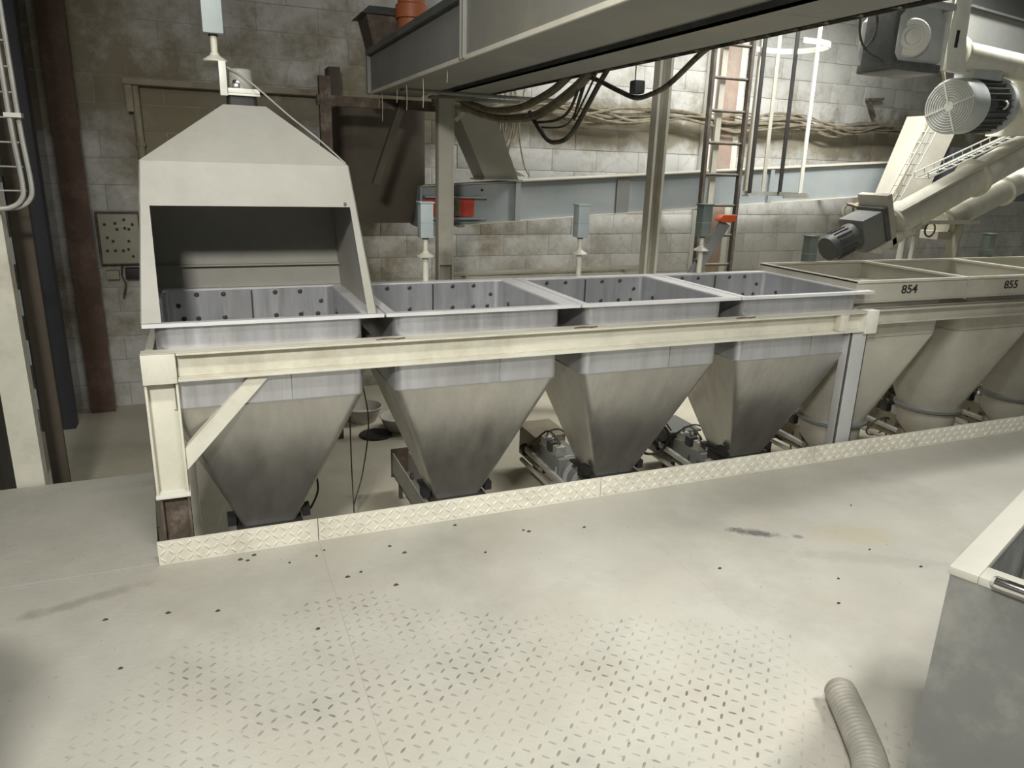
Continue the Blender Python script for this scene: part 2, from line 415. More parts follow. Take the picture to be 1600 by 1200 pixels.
# raised deck of tread plates
pf = thing('platform', 'raised walkway of dusty tread plates in the foreground', None, (2, -2, -0.5), kind='structure')
part('deck_fascia', MB().box((-0.95, -0.09, -0.5), (13, -0.06, -0.012)).box((-0.95, 0.96, -0.5), (-0.12, 1.0, -0.012)).box((-0.14, -0.06, -0.5), (-0.11, 0.96, -0.012)), 'fascia', pf)
seams = [-0.95, 0.65, 2.15, 3.65, 5.15, 6.65, 8.15, 9.65]
for i in range(len(seams) - 1):
    for y0, y1 in ((-2.55, -0.055), (-4.9, -2.55)):
        part('deck_plate', MB().box((seams[i] + .0003, y0 + .0003, -0.012), (seams[i+1] - .0003, y1 - .0003, 0.0)), 'deck', pf)
part('deck_plate', MB().add([(-0.95, -0.05, -.004), (-0.03, -0.05, -.004), (-0.105, 1.015, -.004), (-0.95, 1.005, -.004),
     (-0.95, -0.05, .008), (-0.03, -0.05, .008), (-0.105, 1.015, .008), (-0.95, 1.005, .008)],
     ((0,3,2,1),(4,5,6,7),(0,1,5,4),(1,2,6,5),(2,3,7,6),(3,0,4,7))), 'deck', pf)
from mathutils import noise as mn
lm = MB(); g = 0.044
for i in range(-20, 120):
    for j in range(-75, -3):
        x = i * g; y = j * g
        if y > -0.09 or x < -0.9 or x > 5.2: continue
        nz = mn.noise(Vector((x * 0.9, y * 0.9, 3.1))) + 0.5 * mn.noise(Vector((x * 3, y * 3, 1.7)))
        # thick dust covers the lugs away from the trodden middle
        cover = 1.3 * max(0, abs(x - 1.05) - 0.7) + 2.2 * max(0, y + 1.0 + .25 * (x - .6)) + max(0, -y - 2.2)
        h = 0.0026 * (1.0 + 0.75 * nz - cover)
        if h < 0.0005: continue
        lug_mb(lm, x, y, 0.0, R(45 if (i + j) % 2 else -45) + random.uniform(-.05, .05), 0.03, 0.0085, h)
o = part('tread_lugs', lm, 'lug', pf); o['kind'] = 'stuff'

# toe plates along the pit edge
ks = [-0.03, 0.65, 2.15, 3.65, 5.15, 6.85]
klab = ['cream tread toe plate at the left end, under the frame leg', 'long cream tread toe plate in front of the second hopper',
        'cream tread toe plate in front of the third and fourth hoppers', 'dusty toe plate starting at the pale grey right leg',
        'dusty toe plate at the right edge of the picture']
for i in range(5):
    x0, x1 = ks[i] + .002, ks[i+1] - .002
    t = thing('toe_plate', klab[i], 'toe plate', ((x0+x1)/2, -0.058, 0), 'toe plates along the pit edge')
    part('plate', MB().box((x0, -0.058, 0.0), (x1, -0.052, 0.112)), 'kick', t)
    lk = MB(); g2 = 0.036
    n = int((x1 - x0) / g2)
    for a in range(n):
        for b_ in range(3):
            u = x0 + (a + .5) * g2; v = 0.02 + b_ * g2
            lug_mb(lk, u, v, 0, R(45 if (a + b_) % 2 else -45), 0.034, 0.012, 0.005, frame=lambda p, q, w: (p, -0.058 - w, q))
    o = part('tread_lugs', lk, 'kick', t); o['kind'] = 'stuff'

# ------------------------------------------------------------------ support frame
fr = thing('hopper_stand', 'long cream steel channel frame carrying the four stainless hoppers', 'frame', (2.0, 0.4, -0.5))
def channel_x(x0, x1, yf, yb, z0, z1, t=0.012):
    return MB().box((x0, yb - t, z0 + t), (x1, yb, z1 - t)).box((x0, yf, z0), (x1, yb, z0 + t)).box((x0, yf, z1 - t), (x1, yb, z1))
part('front_rail', channel_x(0.12, 3.94, -0.035, 0.026, 0.812, 0.937), 'cream', fr, bevel=0.003)
part('top_strip', MB().box((-0.01, -0.037, 0.937), (4.02, 0.029, 0.941)), 'tank', fr)
for k in (1, 2, 3):
    part('weld_bead', MB().tube([(k - .05, -.034, .942), (k, -.03, .945), (k + .04, -.034, .942), (k + .08, -.032, .944)], .005, 5, 4), 'rust', fr)
part('rear_rail', channel_x(0.0, 4.0, 0.87, 0.93, 0.812, 0.937), 'cream', fr)
part('corner_block', MB().box((-0.012, -0.036, 0.808), (0.118, 0.026, 0.936)), 'cream', fr, bevel=0.004)
part('end_block', MB().box((3.925, -0.038, 0.8), (4.02, 0.026, 0.943)), 'white', fr, bevel=0.004)
part('end_block', MB().box((3.72, -0.036, 0.826), (3.78, 0.014, 0.924)), 'cream', fr, bevel=0.003)
for x in (0.0, 3.94):
    part('side_rail', MB().box((x, 0.03, 0.83), (x + 0.03, 0.87, 0.93)), 'cream', fr)
for k in (1, 2, 3):
    part('cross_bar', MB().box((k - 0.045, 0.05, 0.85), (k - 0.015, 0.87, 0.9)), 'rust', fr)
leg = MB().box((-0.01, 0.03, 0.31), (0.118, 0.042, 0.81)).box((-0.01, -0.02, 0.31), (0.0, 0.042, 0.81)).box((0.108, -0.02, 0.31), (0.118, 0.042, 0.81))
lo = part('leg', leg, 'cream', fr, bevel=0.002)
part('foot_plate', MB().box((-0.014, -0.03, 0.294), (0.124, 0.09, 0.31)), 'white', lo, bevel=0.003)
part('leg_stub', MB().box((0.0, -0.012, -0.5), (0.01, 0.05, 0.294)).box((0.108, -0.012, -0.5), (0.118, 0.05, 0.294)).box((0.01, 0.025, -0.5), (0.108, 0.035, 0.294)), 'rust', fr)
part('brace', MB().prism([(.119, .0, .505), (.405, .0, .811), (.49, .0, .811), (.119, .0, .405)], (0, .006, 0)).prism([(.119, .006, .505), (.119, .006, .499), (.411, .006, .811), (.405, .006, .811)], (0, .045, 0)), 'cream', fr)
part('leg', MB().box((3.84, -0.02, -0.5), (3.97, -0.008, 0.81)).box((3.84, -0.02, -0.5), (3.85, 0.05, 0.81)).box((3.96, -0.02, -0.5), (3.97, 0.05, 0.81)), 'palegrey', fr, bevel=0.002, label='pale grey right-hand leg')
for x in (0.0, 3.84):
    part('leg', MB().box((x, 0.86, -0.5), (x + 0.12, 0.93, 0.81)), 'cream', fr)

# ------------------------------------------------------------------ hoppers
HX, HY = 0.475, 0.45
def hopper(i, label):
    r0 = thing('hopper', label, 'hopper', (0.46, 0.46, -0.06), 'stainless hoppers in the cream frame')
    t = 0.006
    lo = [(-0.06, 0.46, 0.13, 0.13, 0.02), (0.675, HX, 0.43, 0.42, 0.055)]
    hi = [(0.675, HX, 0.43, 0.42, 0.055), (1.046, HX, 0.43, 0.42, 0.055)]
    for nm, prof, mm in (('cone', lo, 'steel'), ('upper_box', hi, 'satin')):
        outer = [rrect(cx, HY, hx, hy, r, z) for z, cx, hx, hy, r in prof]
        inner = [rrect(cx, HY, hx - t, hy - t, max(r - t, .005), z) for z, cx, hx, hy, r in reversed(prof)]
        part(nm, MB().loft(outer + inner, closed=True), mm, r0, smooth=True)
    part('weld_seam', MB().loft([rrect(HX, HY, 0.4312, 0.4212, 0.056, z) for z in (.671, .677)], False, False), 'grey', r0, smooth=True)
    # rim: flat flange with a turned-down outer lip
    z0, z1 = 1.046, 1.054
    ro = [(0.005, 0.0), (0.995, 0.0), (0.995, 0.92), (0.005, 0.92)]
    ri = [(HX-.426, HY-.416), (HX+.426, HY-.416), (HX+.426, HY+.416), (HX-.426, HY+.416)]
    rim = MB().loft([[(x, y, z0 - .008) for x, y in ro], [(x, y, z1) for x, y in ro], [(x, y, z1) for x, y in ri], [(x, y, z0) for x, y in ri],
                     [(x + (.004 if x < .5 else -.004), y + (.004 if y < .4 else -.004), z0) for x, y in ro],
                     [(x + (.004 if x < .5 else -.004), y + (.004 if y < .4 else -.004), z0 - .008) for x, y in ro]], closed=True)
    part('rim', rim, 'rimsteel', r0)
    part('panel_seam', MB().box((HX - .004, HY + .408, 0.7), (HX + .004, HY + .4135, 1.04)), 'bolt', r0)
    part('panel_seam', MB().box((HX+.1, HY - .4215, 0.68), (HX + .104, HY - .4203, 0.82)), 'grey', r0)
    bolts = []
    for bx in (-0.27, -0.14, 0.12, 0.25):
        for bz in (0.9, 1.025): bolts.append(((HX + bx, HY + .4145, bz), (0, -1, 0)))
    for bx, bz in ((-.36, .97), (.36, .97), (-.34, .9), (.34, .9)): bolts.append(((HX + bx, HY + .4145, bz), (0, -1, 0)))
    for by in (-0.25, -0.1, 0.1, 0.28):
        bolts.append(((HX + .4245, HY + by, 0.93), (-1, 0, 0)))
    bme = mesh('bolt', MB().lathe((0, 0, 0), (0, 0, 1), [(0, .013), (.004, .013), (.006, .009), (.01, .008)], 8), 'bolt', smooth=True)
    for p, d in bolts:
        o = bpy.data.objects.new('bolt', bme); col.objects.link(o); o.parent = r0
        o.location = Vector(p) - Vector((0.46, 0.46, -0.06)); o.rotation_euler = Vector(d).to_track_quat('Z', 'Y').to_euler(); ORG[o.name] = ORG[r0.name]
    gt = MB().box((0.46-.16, HY-.16, -0.075), (0.46+.16, HY+.16, -0.06)).box((0.46-.12, HY-.12, -0.16), (0.46+.12, HY+.12, -0.075))
    part('outlet_gate', gt, 'dark', r0, bevel=0.004)
    part('gate_lever', MB().box((0.46-.2, HY-.13, -0.05), (0.46-.16, HY-.06, 0.0)), 'dark', r0)
    part('gate_lever', MB().box((0.46+.16, HY-.13, -0.05), (0.46+.2, HY-.06, 0.0)), 'dark', r0)
    return r0
h0 = hopper(0, 'stainless steel hopper under the cream hood, leftmost in the frame')
for i, lb in ((1, 'stainless steel hopper second from the left, open next to the hooded one'),
              (2, 'stainless steel hopper third from the left in the frame'),
              (3, 'stainless steel hopper at the right end of the frame beside the cream tank')):
    copy_tree(h0, (0.46 + i, 0.46, -0.06), lb)

# ------------------------------------------------------------------ hood
hd = thing('extraction_hood', 'cream sheet metal hood with sloping top over the leftmost hopper', 'hood', (0.48, 0.46, 1.056))
b0 = [(0.0, 0.012), (0.965, 0.012), (0.955, 0.9), (0.015, 0.9)]      # base outline, front-left first
t0 = [(0.048, 0.2), (0.892, 0.2), (0.9, 0.88), (0.05, 0.88)]
ap = [(0.392, 0.42), (0.572, 0.42), (0.572, 0.6), (0.392, 0.6)]
ZB, ZP, ZT, ZA = 1.056, 1.515, 1.69, 1.935
def lerp(a, b, k): return tuple(a[i] + (b[i] - a[i]) * k for i in range(len(a)))
kp = (ZP - ZB) / (ZT - ZB)
mid = [lerp(b0[i], t0[i], kp) for i in range(4)]
P3 = lambda p, z: Vector((p[0], p[1], z))
T = Vector((0, 0.006, 0))
def sheet(poly, n, th=0.005):
    n = Vector(n).normalized() * th
    return MB().prism(poly, n)
part('front_panel', sheet([P3(mid[0], ZP), P3(mid[1], ZP), P3(t0[1], ZT), P3(t0[0], ZT)], (0, 1, -.3)), 'hood', hd)
part('left_side', sheet([P3(b0[0], ZB), P3(t0[0], ZT), P3(t0[3], ZT), P3(b0[3], ZB)], (1, 0, 0)), 'hood', hd)
part('right_side', sheet([P3(b0[1], ZB), P3(t0[1], ZT), P3(t0[2], ZT), P3(b0[2], ZB)], (-1, 0, 0)), 'hood', hd)
part('back_panel', sheet([P3(b0[3], ZB), P3(t0[3], ZT), P3(t0[2], ZT), P3(b0[2], ZB)], (0, -1, 0)), 'hood', hd)
part('back_fold', MB().box((0.03, 0.855, 1.17), (0.94, 0.88, 1.178)), 'hood', hd)
for nm, a, b, w0, w1 in (('left_pillar', b0[0], mid[0], 0.078, 0.038), ('right_pillar', b0[1], mid[1], -0.042, -0.03)):
    part(nm, sheet([P3(a, ZB), P3((a[0] + w0, a[1]), ZB), P3((b[0] + w1, b[1]), ZP), P3(b, ZP)], (0, 1, -.3)), 'hood', hd)
roof = MB().loft([[P3(p, ZT) for p in t0], [P3(p, ZA) for p in ap], [P3(lerp(p, (.48, .51), .03), ZA - .003) for p in ap], [P3(lerp(p, (.48, .53), .012), ZT - .003) for p in t0]], closed=True)
part('roof', roof, 'hood', hd)
part('bolt', MB().lathe((0.485, 0.395, 1.897), (0, -.74, .67), [(-.004, .007), (.004, .007)], 8), 'dark', hd)
part('bolt', MB().lathe((0.86, 0.142, 1.53), (0, -1, .3), [(-.004, .006), (.004, .006)], 8), 'bolt', hd)
part('collar', MB().loft([rrect(0.475, 0.5, 0.065, 0.065, .02, 1.92), rrect(0.475, 0.5, 0.062, 0.062, .02, 1.975)]), 'dark', hd, smooth=True)

# vibrator motor bracket on top of the hood, and level sensors on stems
br = thing('vent_bracket', 'white angle bracket with a small cylinder on top of the hood', 'bracket', (0.46, 0.46, 1.975))
part('base_plate', MB().box((0.416, 0.42, 1.975), (0.55, 0.56, 1.984)).box((0.417, 0.421, 1.985), (0.549, 0.428, 2.005)), 'white', br, bevel=0.002)
part('upright_plate', MB().box((0.385, 0.42, 1.972), (0.415, 0.53, 2.112)), 'white', br, bevel=0.002)
part('cylinder', MB().lathe((0.475, 0.5, 1.985), (0, 0, 1), [(0, .055), (.1, .049), (.105, .044)], 20), 'hood', br, smooth=True)
part('window', MB().lathe((0.45, 0.452, 2.02), (-.2, -1, 0.1), [(-.01, .022), (.006, .022), (.008, .017)], 14), 'chrome', br, smooth=True)

def sensor(loc, label, box_mat='bluelight', zf=0.14, zb=0.24, zt=0.44, foot=True, w=0.038):
    x, y, z = loc
    t = thing('level_sensor', label, 'sensor', loc, 'stem-mounted level sensors')
    if foot: part('stem', MB().lathe(loc, (0, 0, 1), [(0, .034), (.008, .034), (.008, .019), (zf, .017)], 12), 'cream', t, smooth=True)
    part('bell', MB().lathe((x, y, z + zf - .012), (0, 0, 1), [(0, .05), (.006, .052), (.014, .04), (.026, .021), (.035, .018)], 16), 'cream', t, smooth=True)
    part('neck', MB().lathe((x, y, z + zf), (0, 0, 1), [(0, .0145), (zb - zf, .0145)], 12), 'cream', t, smooth=True)
    part('gland', MB().lathe((x, y, z + zb - .008), (0, 0, 1), [(0, .02), (.012, .02)], 8), 'dark', t)
    h = part('housing', MB().box((x-w, y-w, z+zb), (x+w, y+w, z+zt - .01)), box_mat, t, bevel=0.006)
    part('lid', MB().box((x-w-.006, y-w-.006, z+zt-.01), (x+w+.006, y+w+.006, z+zt)), box_mat, h, bevel=0.002)
    part('housing_joint', MB().box((x-w-.001, y-w-.001, z+zb+(zt-zb)*.42), (x+w+.001, y+w+.001, z+zb+(zt-zb)*.44)), 'galv', h)
    return t
sensor((1.455, 0.945, 0.94), 'pale blue sensor box on a cream stem behind the second hopper', zf=.26, zb=.36, zt=.565)
sensor((2.465, 0.945, 0.94), 'pale blue sensor box on a cream stem behind the third hopper', zf=.26, zb=.355, zt=.56)
sensor((3.395, 0.945, 0.94), 'dark grey-green sensor box behind the fourth hopper, beside the orange handle', 'greenbox', zf=.27, zb=.355, zt=.57)
sensor((0.375, 0.47, 2.113), 'pale blue sensor box above the hood bracket, cut by the picture top', zf=.01, zb=.108, zt=.42, foot=False, w=.042)
sensor((4.41, 1.0, 0.9), 'short dusty sensor box behind the tank marked 854', 'greenbox', zf=.1, zb=.16, zt=.39)
sensor((6.36, 1.02, 0.9), 'short dusty sensor box behind the far right tank', 'greenbox', zf=.1, zb=.16, zt=.395)

# valve with orange handle
vh = thing('hand_lever', 'grey slanted lever with a bright orange grip beside the ladder', 'lever', (3.42, 0.985, 0.94))
part('lever_arm', MB().bar((3.33, 0.985, 0.96), (3.605, 0.985, 1.385), 0.02, 0.085, up=(-.8, 0, .5)), 'grey', vh, bevel=0.004)
part('pivot', MB().cyl((3.4, 0.95, 1.12), (3.4, 1.01, 1.12), 0.016, 10), 'bolt', vh, smooth=True)
grip = [(3.52, .95, 1.405), (3.56, .95, 1.437), (3.68, .95, 1.437), (3.665, .95, 1.4), (3.63, .95, 1.385), (3.56, .95, 1.388)]
part('grip', MB().prism(grip, (0, 0.06, 0)), 'orange', vh, bevel=0.006)

# wire rope from the bracket down to the hood corner
single('wire_rope', MB().tube([(0.42, .44, 2.09), (0.5, .4, 2.04), (0.66, .35, 1.9), (0.78, .29, 1.8), (0.88, .205, 1.7)], 0.0035, 6, 6), 'galv',
       'thin wire rope running down the right slope of the hood', 'rope')

# ------------------------------------------------------------------ cream tanks with stencilled numbers
def text_part(txt, size, loc, parent, material):
    cu = bpy.data.curves.new('number_marking', 'FONT'); cu.body = txt; cu.size = size; cu.extrude = 0.0006
    cu.align_x = 'CENTER'; cu.offset = 0.0014
    tmp = bpy.data.objects.new('tmp', cu); col.objects.link(tmp)
    dg = bpy.context.evaluated_depsgraph_get()
    me = bpy.data.meshes.new_from_object(tmp.evaluated_get(dg))
    bpy.data.objects.remove(tmp)
    me.materials.clear(); me.materials.append(M[material])
    me.transform(Matrix.Rotation(R(90), 4, 'X'))
    o = bpy.data.objects.new('number_marking', me); col.objects.link(o); o.parent = parent
    o.location = Vector(loc) - Vector(ORG[parent.name]); o.scale = (1.25, 1, 1); ORG[o.name] = ORG[parent.name]
    o['label'] = 'black stencilled number %s' % txt
    return o
tlab = ['dusty cream tank stencilled 854 at the right of the frame', 'dusty cream tank stencilled 855, next after 854',
        'dusty cream tank cut by the right edge of the picture']
for k in range(3):
    xa = 3.93 + 0.975 * k; xb = xa + 0.972; cx = xa + 0.46
    t = thing('storage_tank', tlab[k], 'tank', (cx, 0.5, -0.2), 'cream tanks in a row')
    yf, yb = 0.085, 0.955
    w = 0.008
    o4 = [(xa, yf), (xb, yf), (xb, yb), (xa, yb)]
    i4 = [(xa + w, yf + w), (xb - w, yf + w), (xb - w, yb - w), (xa + w, yb - w)]
    part('upper_band', MB().loft([[(x, y, 0.975) for x, y in o4], [(x, y, 1.098) for x, y in o4], [(x, y, 1.098) for x, y in i4], [(x, y, 0.975) for x, y in i4]], closed=True), 'tank', t)
    e = 0.004; q = 0.03
    o5 = [(xa - 0, yf - q*.3), (xb, yf - q*.3), (xb, yb + q*.3), (xa, yb + q*.3)]
    i5 = [(xa + .022, yf + .018), (xb - .022, yf + .018), (xb - .022, yb - .018), (xa + .022, yb - .018)]
    part('rim', MB().loft([[(x, y, 1.09) for x, y in o5], [(x, y, 1.104) for x, y in o5], [(x, y, 1.104) for x, y in i5], [(x, y, 1.09) for x, y in i5]], closed=True), 'cream', t)
    th_ = 0.006
    pr = [(0.06, 0.215, 0.215, 0.215, cx - .02), (0.4, 0.315, 0.305, 0.15, cx - .01), (0.72, 0.405, 0.39, 0.08, cx), (0.975, 0.405, 0.39, 0.08, cx)]
    yc = 0.52
    outer = [rrect(c, yc, hx, hy, r, z, 8) for z, hx, hy, r, c in pr]
    inner = [rrect(c, yc, hx - th_, hy - th_, r - th_, z, 8) for z, hx, hy, r, c in reversed(pr)]
    part('cone', MB().loft(outer + inner, closed=True), 'tank', t, smooth=True)
    part('shoulder', MB().loft([[(x, y, 0.965) for x, y in o4], [(x, y, 0.976) for x, y in o4], [(cx + (1 if x > cx else -1) * .38, .52 + (1 if y > .5 else -1) * .36, .976) for x, y in o4],
                                [(cx + (1 if x > cx else -1) * .38, .52 + (1 if y > .5 else -1) * .36, .965) for x, y in o4]], closed=True), 'tank', t)
    part('seam', MB().loft([rrect(cx, yc, .4065, .3915, .081, z, 8) for z in (.722, .727)], False, False), 'brownwood', t)
    part('ring_flange', MB().lathe((cx - .02, yc, 0.03), (0, 0, 1), [(0, .2), (0, .235), (.02, .24), (.02, .225), (.035, .22)], 28), 'grey', t, smooth=True)
    part('outlet', MB().lathe((cx - .02, yc, -0.2), (0, 0, 1), [(0, .12), (.1, .2), (.235, .205)], 28), 'tank', t, smooth=True)
    part('joint_strip', MB().box((xb - .008, yf - .012, 0.96), (xb + .006, yf, 1.09)), 'tank', t)
    if k < 2: text_part(('854', '855')[k], 0.075, (xa + 0.455 - .015 * k, yf - 0.0012, 1.015), t, 'ink')
tb = thing('tank_beam', 'dusty cream beam running below the numbered tank rims', 'beam', (6, 0.06, 0.84))
part('web', MB().box((4.03, 0.07, 0.845), (6.86, 0.085, 0.925)), 'tank', tb)
part('flange', MB().box((4.03, 0.04, 0.915), (6.86, 0.13, 0.925)), 'tank', tb)
part('flange', MB().box((4.03, 0.04, 0.835), (6.86, 0.13, 0.845)), 'tank', tb)
part('post', MB().box((6.76, 0.05, -0.5), (6.86, 0.12, 0.835)), 'tank', tb)

# ------------------------------------------------------------------ feeders under the hoppers
def feeder(x, label, y1=1.35, z=-0.28, style=0):
    t = thing('screw_feeder', label, 'feeder', (x, 0.9, -0.5), 'feeders behind the outlets')
    if style == 0:      # open channel trough
        part('trough', MB().box((x-.06, .62, z-.1), (x+.06, y1+.1, z-.09)).box((x-.06, .62, z-.1), (x-.052, y1+.1, z+.06)).box((x+.052, .62, z-.1), (x+.06, y1+.1, z+.06)), 'hood', t)
        part('end_plate', MB().box((x-.07, y1+.1, z-.12), (x+.07, y1+.11, z+.09)), 'rust', t)
        part('label_plate', MB().box((x-.05, .74, z-.089), (x+.05, .84, z-.04)), 'white', t)
    else:
        part('barrel', MB().cyl((x, .5, z), (x, y1-.3, z), .085, 16), 'grey' if style == 1 else 'tank', t, smooth=True)
        part('housing', MB().box((x-.1, y1-.55, z-.08), (x+.1, y1-.2, z+.1)), 'grey' if style < 3 else 'brownwood', t, bevel=.01)
        b = part('gear_case', MB().box((x-.11, y1-.2, z-.1), (x+.12, y1+.12, z+.13)), 'brownwood' if style == 1 else 'motordark', t, bevel=.008)
        part('case_lid', MB().box((x-.13, y1-.21, z+.13), (x+.14, y1+.13, z+.145)), 'brownwood' if style == 1 else 'grey', b, bevel=.003)
        part('pneumatic_rod', MB().cyl((x-.15, .62, z+.0), (x-.15, y1-.1, z+.02), .022, 10), 'galv', t, smooth=True)
        part('pneumatic_rod', MB().cyl((x-.16, .62, z-.09), (x-.16, y1-.05, z-.08), .016, 10), 'tank', t, smooth=True)
        part('clamp_ring', MB().cyl((x-.15, y1-.12, z+.0), (x-.15, y1-.06, z+.02), .035, 12), 'dark', t, smooth=True)
        for q in range(3):
            yq = y1 - .5 + q * .1
            sv = part('solenoid_valve', MB().box((x-.1, yq, z+.1), (x-.03, yq+.06, z+.17)), 'bolt' if q % 2 else 'galv', t, bevel=.006)
            part('fitting', MB().cyl((x-.065, yq+.03, z+.17), (x-.065, yq+.03, z+.2), .012, 8), 'chrome', sv, smooth=True)
        part('air_line', MB().tube([(x-.065, y1-.47, z+.2), (x-.12, y1-.4, z+.26), (x-.17, y1-.3, z+.16), (x-.15, y1-.12, z+.05)], .007, 6, 5), 'cable', t)
        part('air_line', MB().tube([(x-.065, y1-.27, z+.2), (x+.0, y1-.36, z+.24), (x+.06, y1-.5, z+.14), (x+.04, y1-.6, z+.06)], .006, 6, 5), 'cable', t)
        if style == 3:
            part('drive_motor', MB().lathe((x+.14, y1-.3, .1), (0, 1, 0), [(0, .06), (0, .1), (.03, .11), (.26, .11), (.28, .09)], 20), 'motordark', t, smooth=True)
            part('motor_base', MB().box((x+.05, y1-.24, z), (x+.22, y1-.08, .02)), 'brownwood', t)
        for yy in (.66, .78, y1-.52):
            part('flange', MB().lathe((x, yy, z), (0, 1, 0), [(0, .11), (.015, .11)], 18), 'motor' if style == 1 else 'rust', t)
    for yy in (.7, y1 - .05):
        part('foot', MB().box((x-.05, yy, -0.5), (x-.03, yy+.03, z-.05)).box((x+.03, yy, -0.5), (x+.05, yy+.03, z-.05)), 'rust', t)
    return t
feeder(1.41, 'open channel trough running back from the second hopper outlet', 1.33, style=0)
feeder(2.46, 'screw feeder with brown box, seen between second and third hoppers', 1.42, style=1)
feeder(3.46, 'dark screw feeder with hoses, seen between third and fourth hoppers', 1.2, style=2)
feeder(4.4, 'screw feeder left of the tank nearest the grey leg', 1.2, style=3, z=-.2)
feeder(5.36, 'screw feeder seen between the two numbered tanks', 1.2, style=3, z=-.2)
feeder(6.33, 'screw feeder behind the tank at the right edge', 1.2, style=3, z=-.2)

def ring_pts(c, r, ax=(0, 1, 0), n=16, turns=1.0):
    c = Vector(c); d = Vector(ax).normalized(); u = d.orthogonal().normalized(); t = d.cross(u)
    return [c + (u*math.cos(2*math.pi*turns*i/n) + t*math.sin(2*math.pi*turns*i/n)) * r for i in range(n + 1)]
def hose(pts, r, label, name='air_hose', m='cable', group='thin hoses by the feeders', sm=6):
    return single(name, MB().tube(pts, r, 6, sm), m, label, 'hose', group=group)
hose([(0.62, .55, .02), (0.66, .6, .1), (0.72, .6, .08), (0.73, .55, -.02), (.68, .5, -.1)], .006, 'black hose loop at the tip of the hooded hopper')
single('loose_wire', MB().tube([(0.98, .92, .72), (.985, .95, .3), (0.99, .98, -.1), (1.0, 1.0, -.46)], .004, 6, 6), 'cable', 'straight thin cord hanging between the first two hoppers', 'cord')
single('loose_wire', MB().tube([(1.05, .92, .5), (1.1, .97, .2), (1.06, 1.0, -.15), (1.0, 1.02, -.4), (1.06, 1.0, -.47)], .004, 6, 6), 'cable', 'bowed thin cord hanging between the first two hoppers', 'cord')
hose(ring_pts((3.15, .95, -.15), .12, (.2, 1, .1), 20) , .011, 'coiled black hose ring beside the dark screw feeder', sm=2)
hose([(2.85, .9, -.3), (2.95, .9, -.05), (3.12, .92, .02), (3.22, .95, .1)], .008, 'arched black hose left of the dark screw feeder')
hose([(2.8, .9, -.3), (2.9, .92, -.1), (3.05, .92, .0), (3.2, .95, .06)], .006, 'lower arched black hose left of the dark screw feeder')
hose([(3.3, 1.1, .28), (3.28, 1.08, .1), (3.25, 1.0, 0), (3.3, .95, -.1)], .006, 'thin hose dropping onto the dark screw feeder')
for k, (x, y, z) in enumerate(((4.42, .85, .02), (5.42, .85, .02), (6.4, .85, .05))):
    hose(ring_pts((x, y, z), .085, (.3, 1, .1), 18), .006, 'thin black hose ring %s' % ('just right of the grey leg gap', 'between the two numbered tanks', 'past the second numbered tank')[k], sm=2)
    hose([(x - .1, y, z + .06), (x - .1, y, -.1), (x - .09, y - .05, -.4)], .007, 'straight black hose %s' % ('just right of the grey leg gap', 'between the two numbered tanks', 'past the second numbered tank')[k])
hose([(4.2, .9, -.2), (4.3, .9, -.27), (4.42, .92, -.29), (4.55, .95, -.25)], .008, 'sagging black hose left of the tank marked 854')
hose(ring_pts((5.2, .8, -.22), .1, (.1, 1, .5), 18), .007, 'low coil of black hose between tanks 854 and 855', sm=2)

# basins on the lower floor
def basin(loc, r, h, label, tilt=0):
    x, y, z = loc
    t = thing('basin', label, 'basin', loc, 'grey basins on the lower floor')
    part('bowl', MB().lathe(loc, (0, 0, 1), [(0, .001), (0, r*.68), (h*.5, r*.88), (h, r), (h+.008, r+.012), (h+.012, r+.004), (h, r-.008), (h*.5, r*.86-.006), (.01, r*.66), (.01, .001)], 28, cap=False), 'basin', t, smooth=True)
    part('residue', MB().lathe((x, y, z+h*.45), (0, 0, 1), [(0, r*.8), (.01, r*.5), (.02, .001)], 20, cap=False), 'floor', t, smooth=True)
basin((1.43, 2.95, -.5), .17, .13, 'large round grey basin on the lower floor, rear of the two')
basin((1.69, 2.62, -.5), .16, .12, 'grey basin nearer the second hopper on the lower floor')
dark_disc = single('flat_disc', MB().lathe((1.47, 2.55, -.5), (0, 0, 1), [(0, .13), (.012, .14), (.016, .13), (.01, .11)], 24), 'dark', 'flat dark round disc beside the basins', 'lid', smooth=True)  # thin dark disc to the left of the nearer basin

# ------------------------------------------------------------------ overhead conveyor ducts
du = thing('overhead_conveyor', 'large grey overhead conveyor trough crossing the top of the picture', 'conveyor', (1.7, 0.5, 2.2))
part('side_plate', MB().box((1.5, 0.42, 2.21), (1.506, 2.62, 2.46)), 'grey', du)
part('side_plate', MB().box((1.495, -4.6, 2.21), (1.503, 0.36, 2.48)), 'ductgrey', du)
part('joint_flange', MB().box((1.475, 0.36, 2.2), (1.51, 0.375, 2.5)).box((1.475, 0.405, 2.2), (1.51, 0.42, 2.5)), 'ductgrey', du, bevel=.002)
part('bottom_plate', MB().box((1.5, 0.4, 2.2), (1.86, 2.62, 2.21)), 'ductgrey', du)
part('bottom_plate', MB().box((1.5, -4.6, 2.2), (1.86, 0.398, 2.21)), 'ductgrey', du)
part('edge_strip', MB().box((1.488, -4.6, 2.195), (1.5, 2.62, 2.214)), 'cream', du)
part('inner_plate', MB().box((1.855, -4.6, 2.2), (1.865, 2.62, 2.6)), 'ductgrey', du)
part('cover', MB().box((1.48, -4.6, 2.48), (1.88, 2.62, 2.5)), 'motordark', du)
part('cover_bead', MB().box((1.47, 0.42, 2.46), (1.5, 2.6, 2.5)), 'motordark', du)
part('end_plate', MB().box((1.47, 2.62, 2.2), (1.9, 2.635, 2.5)), 'grey', du)
part('end_flange', MB().box((1.475, 2.57, 2.2), (1.5, 2.62, 2.46)), 'ductgrey', du)
d2 = thing('return_duct', 'flat grey duct running alongside the overhead conveyor', 'duct', (2.08, 0.5, 2.2))
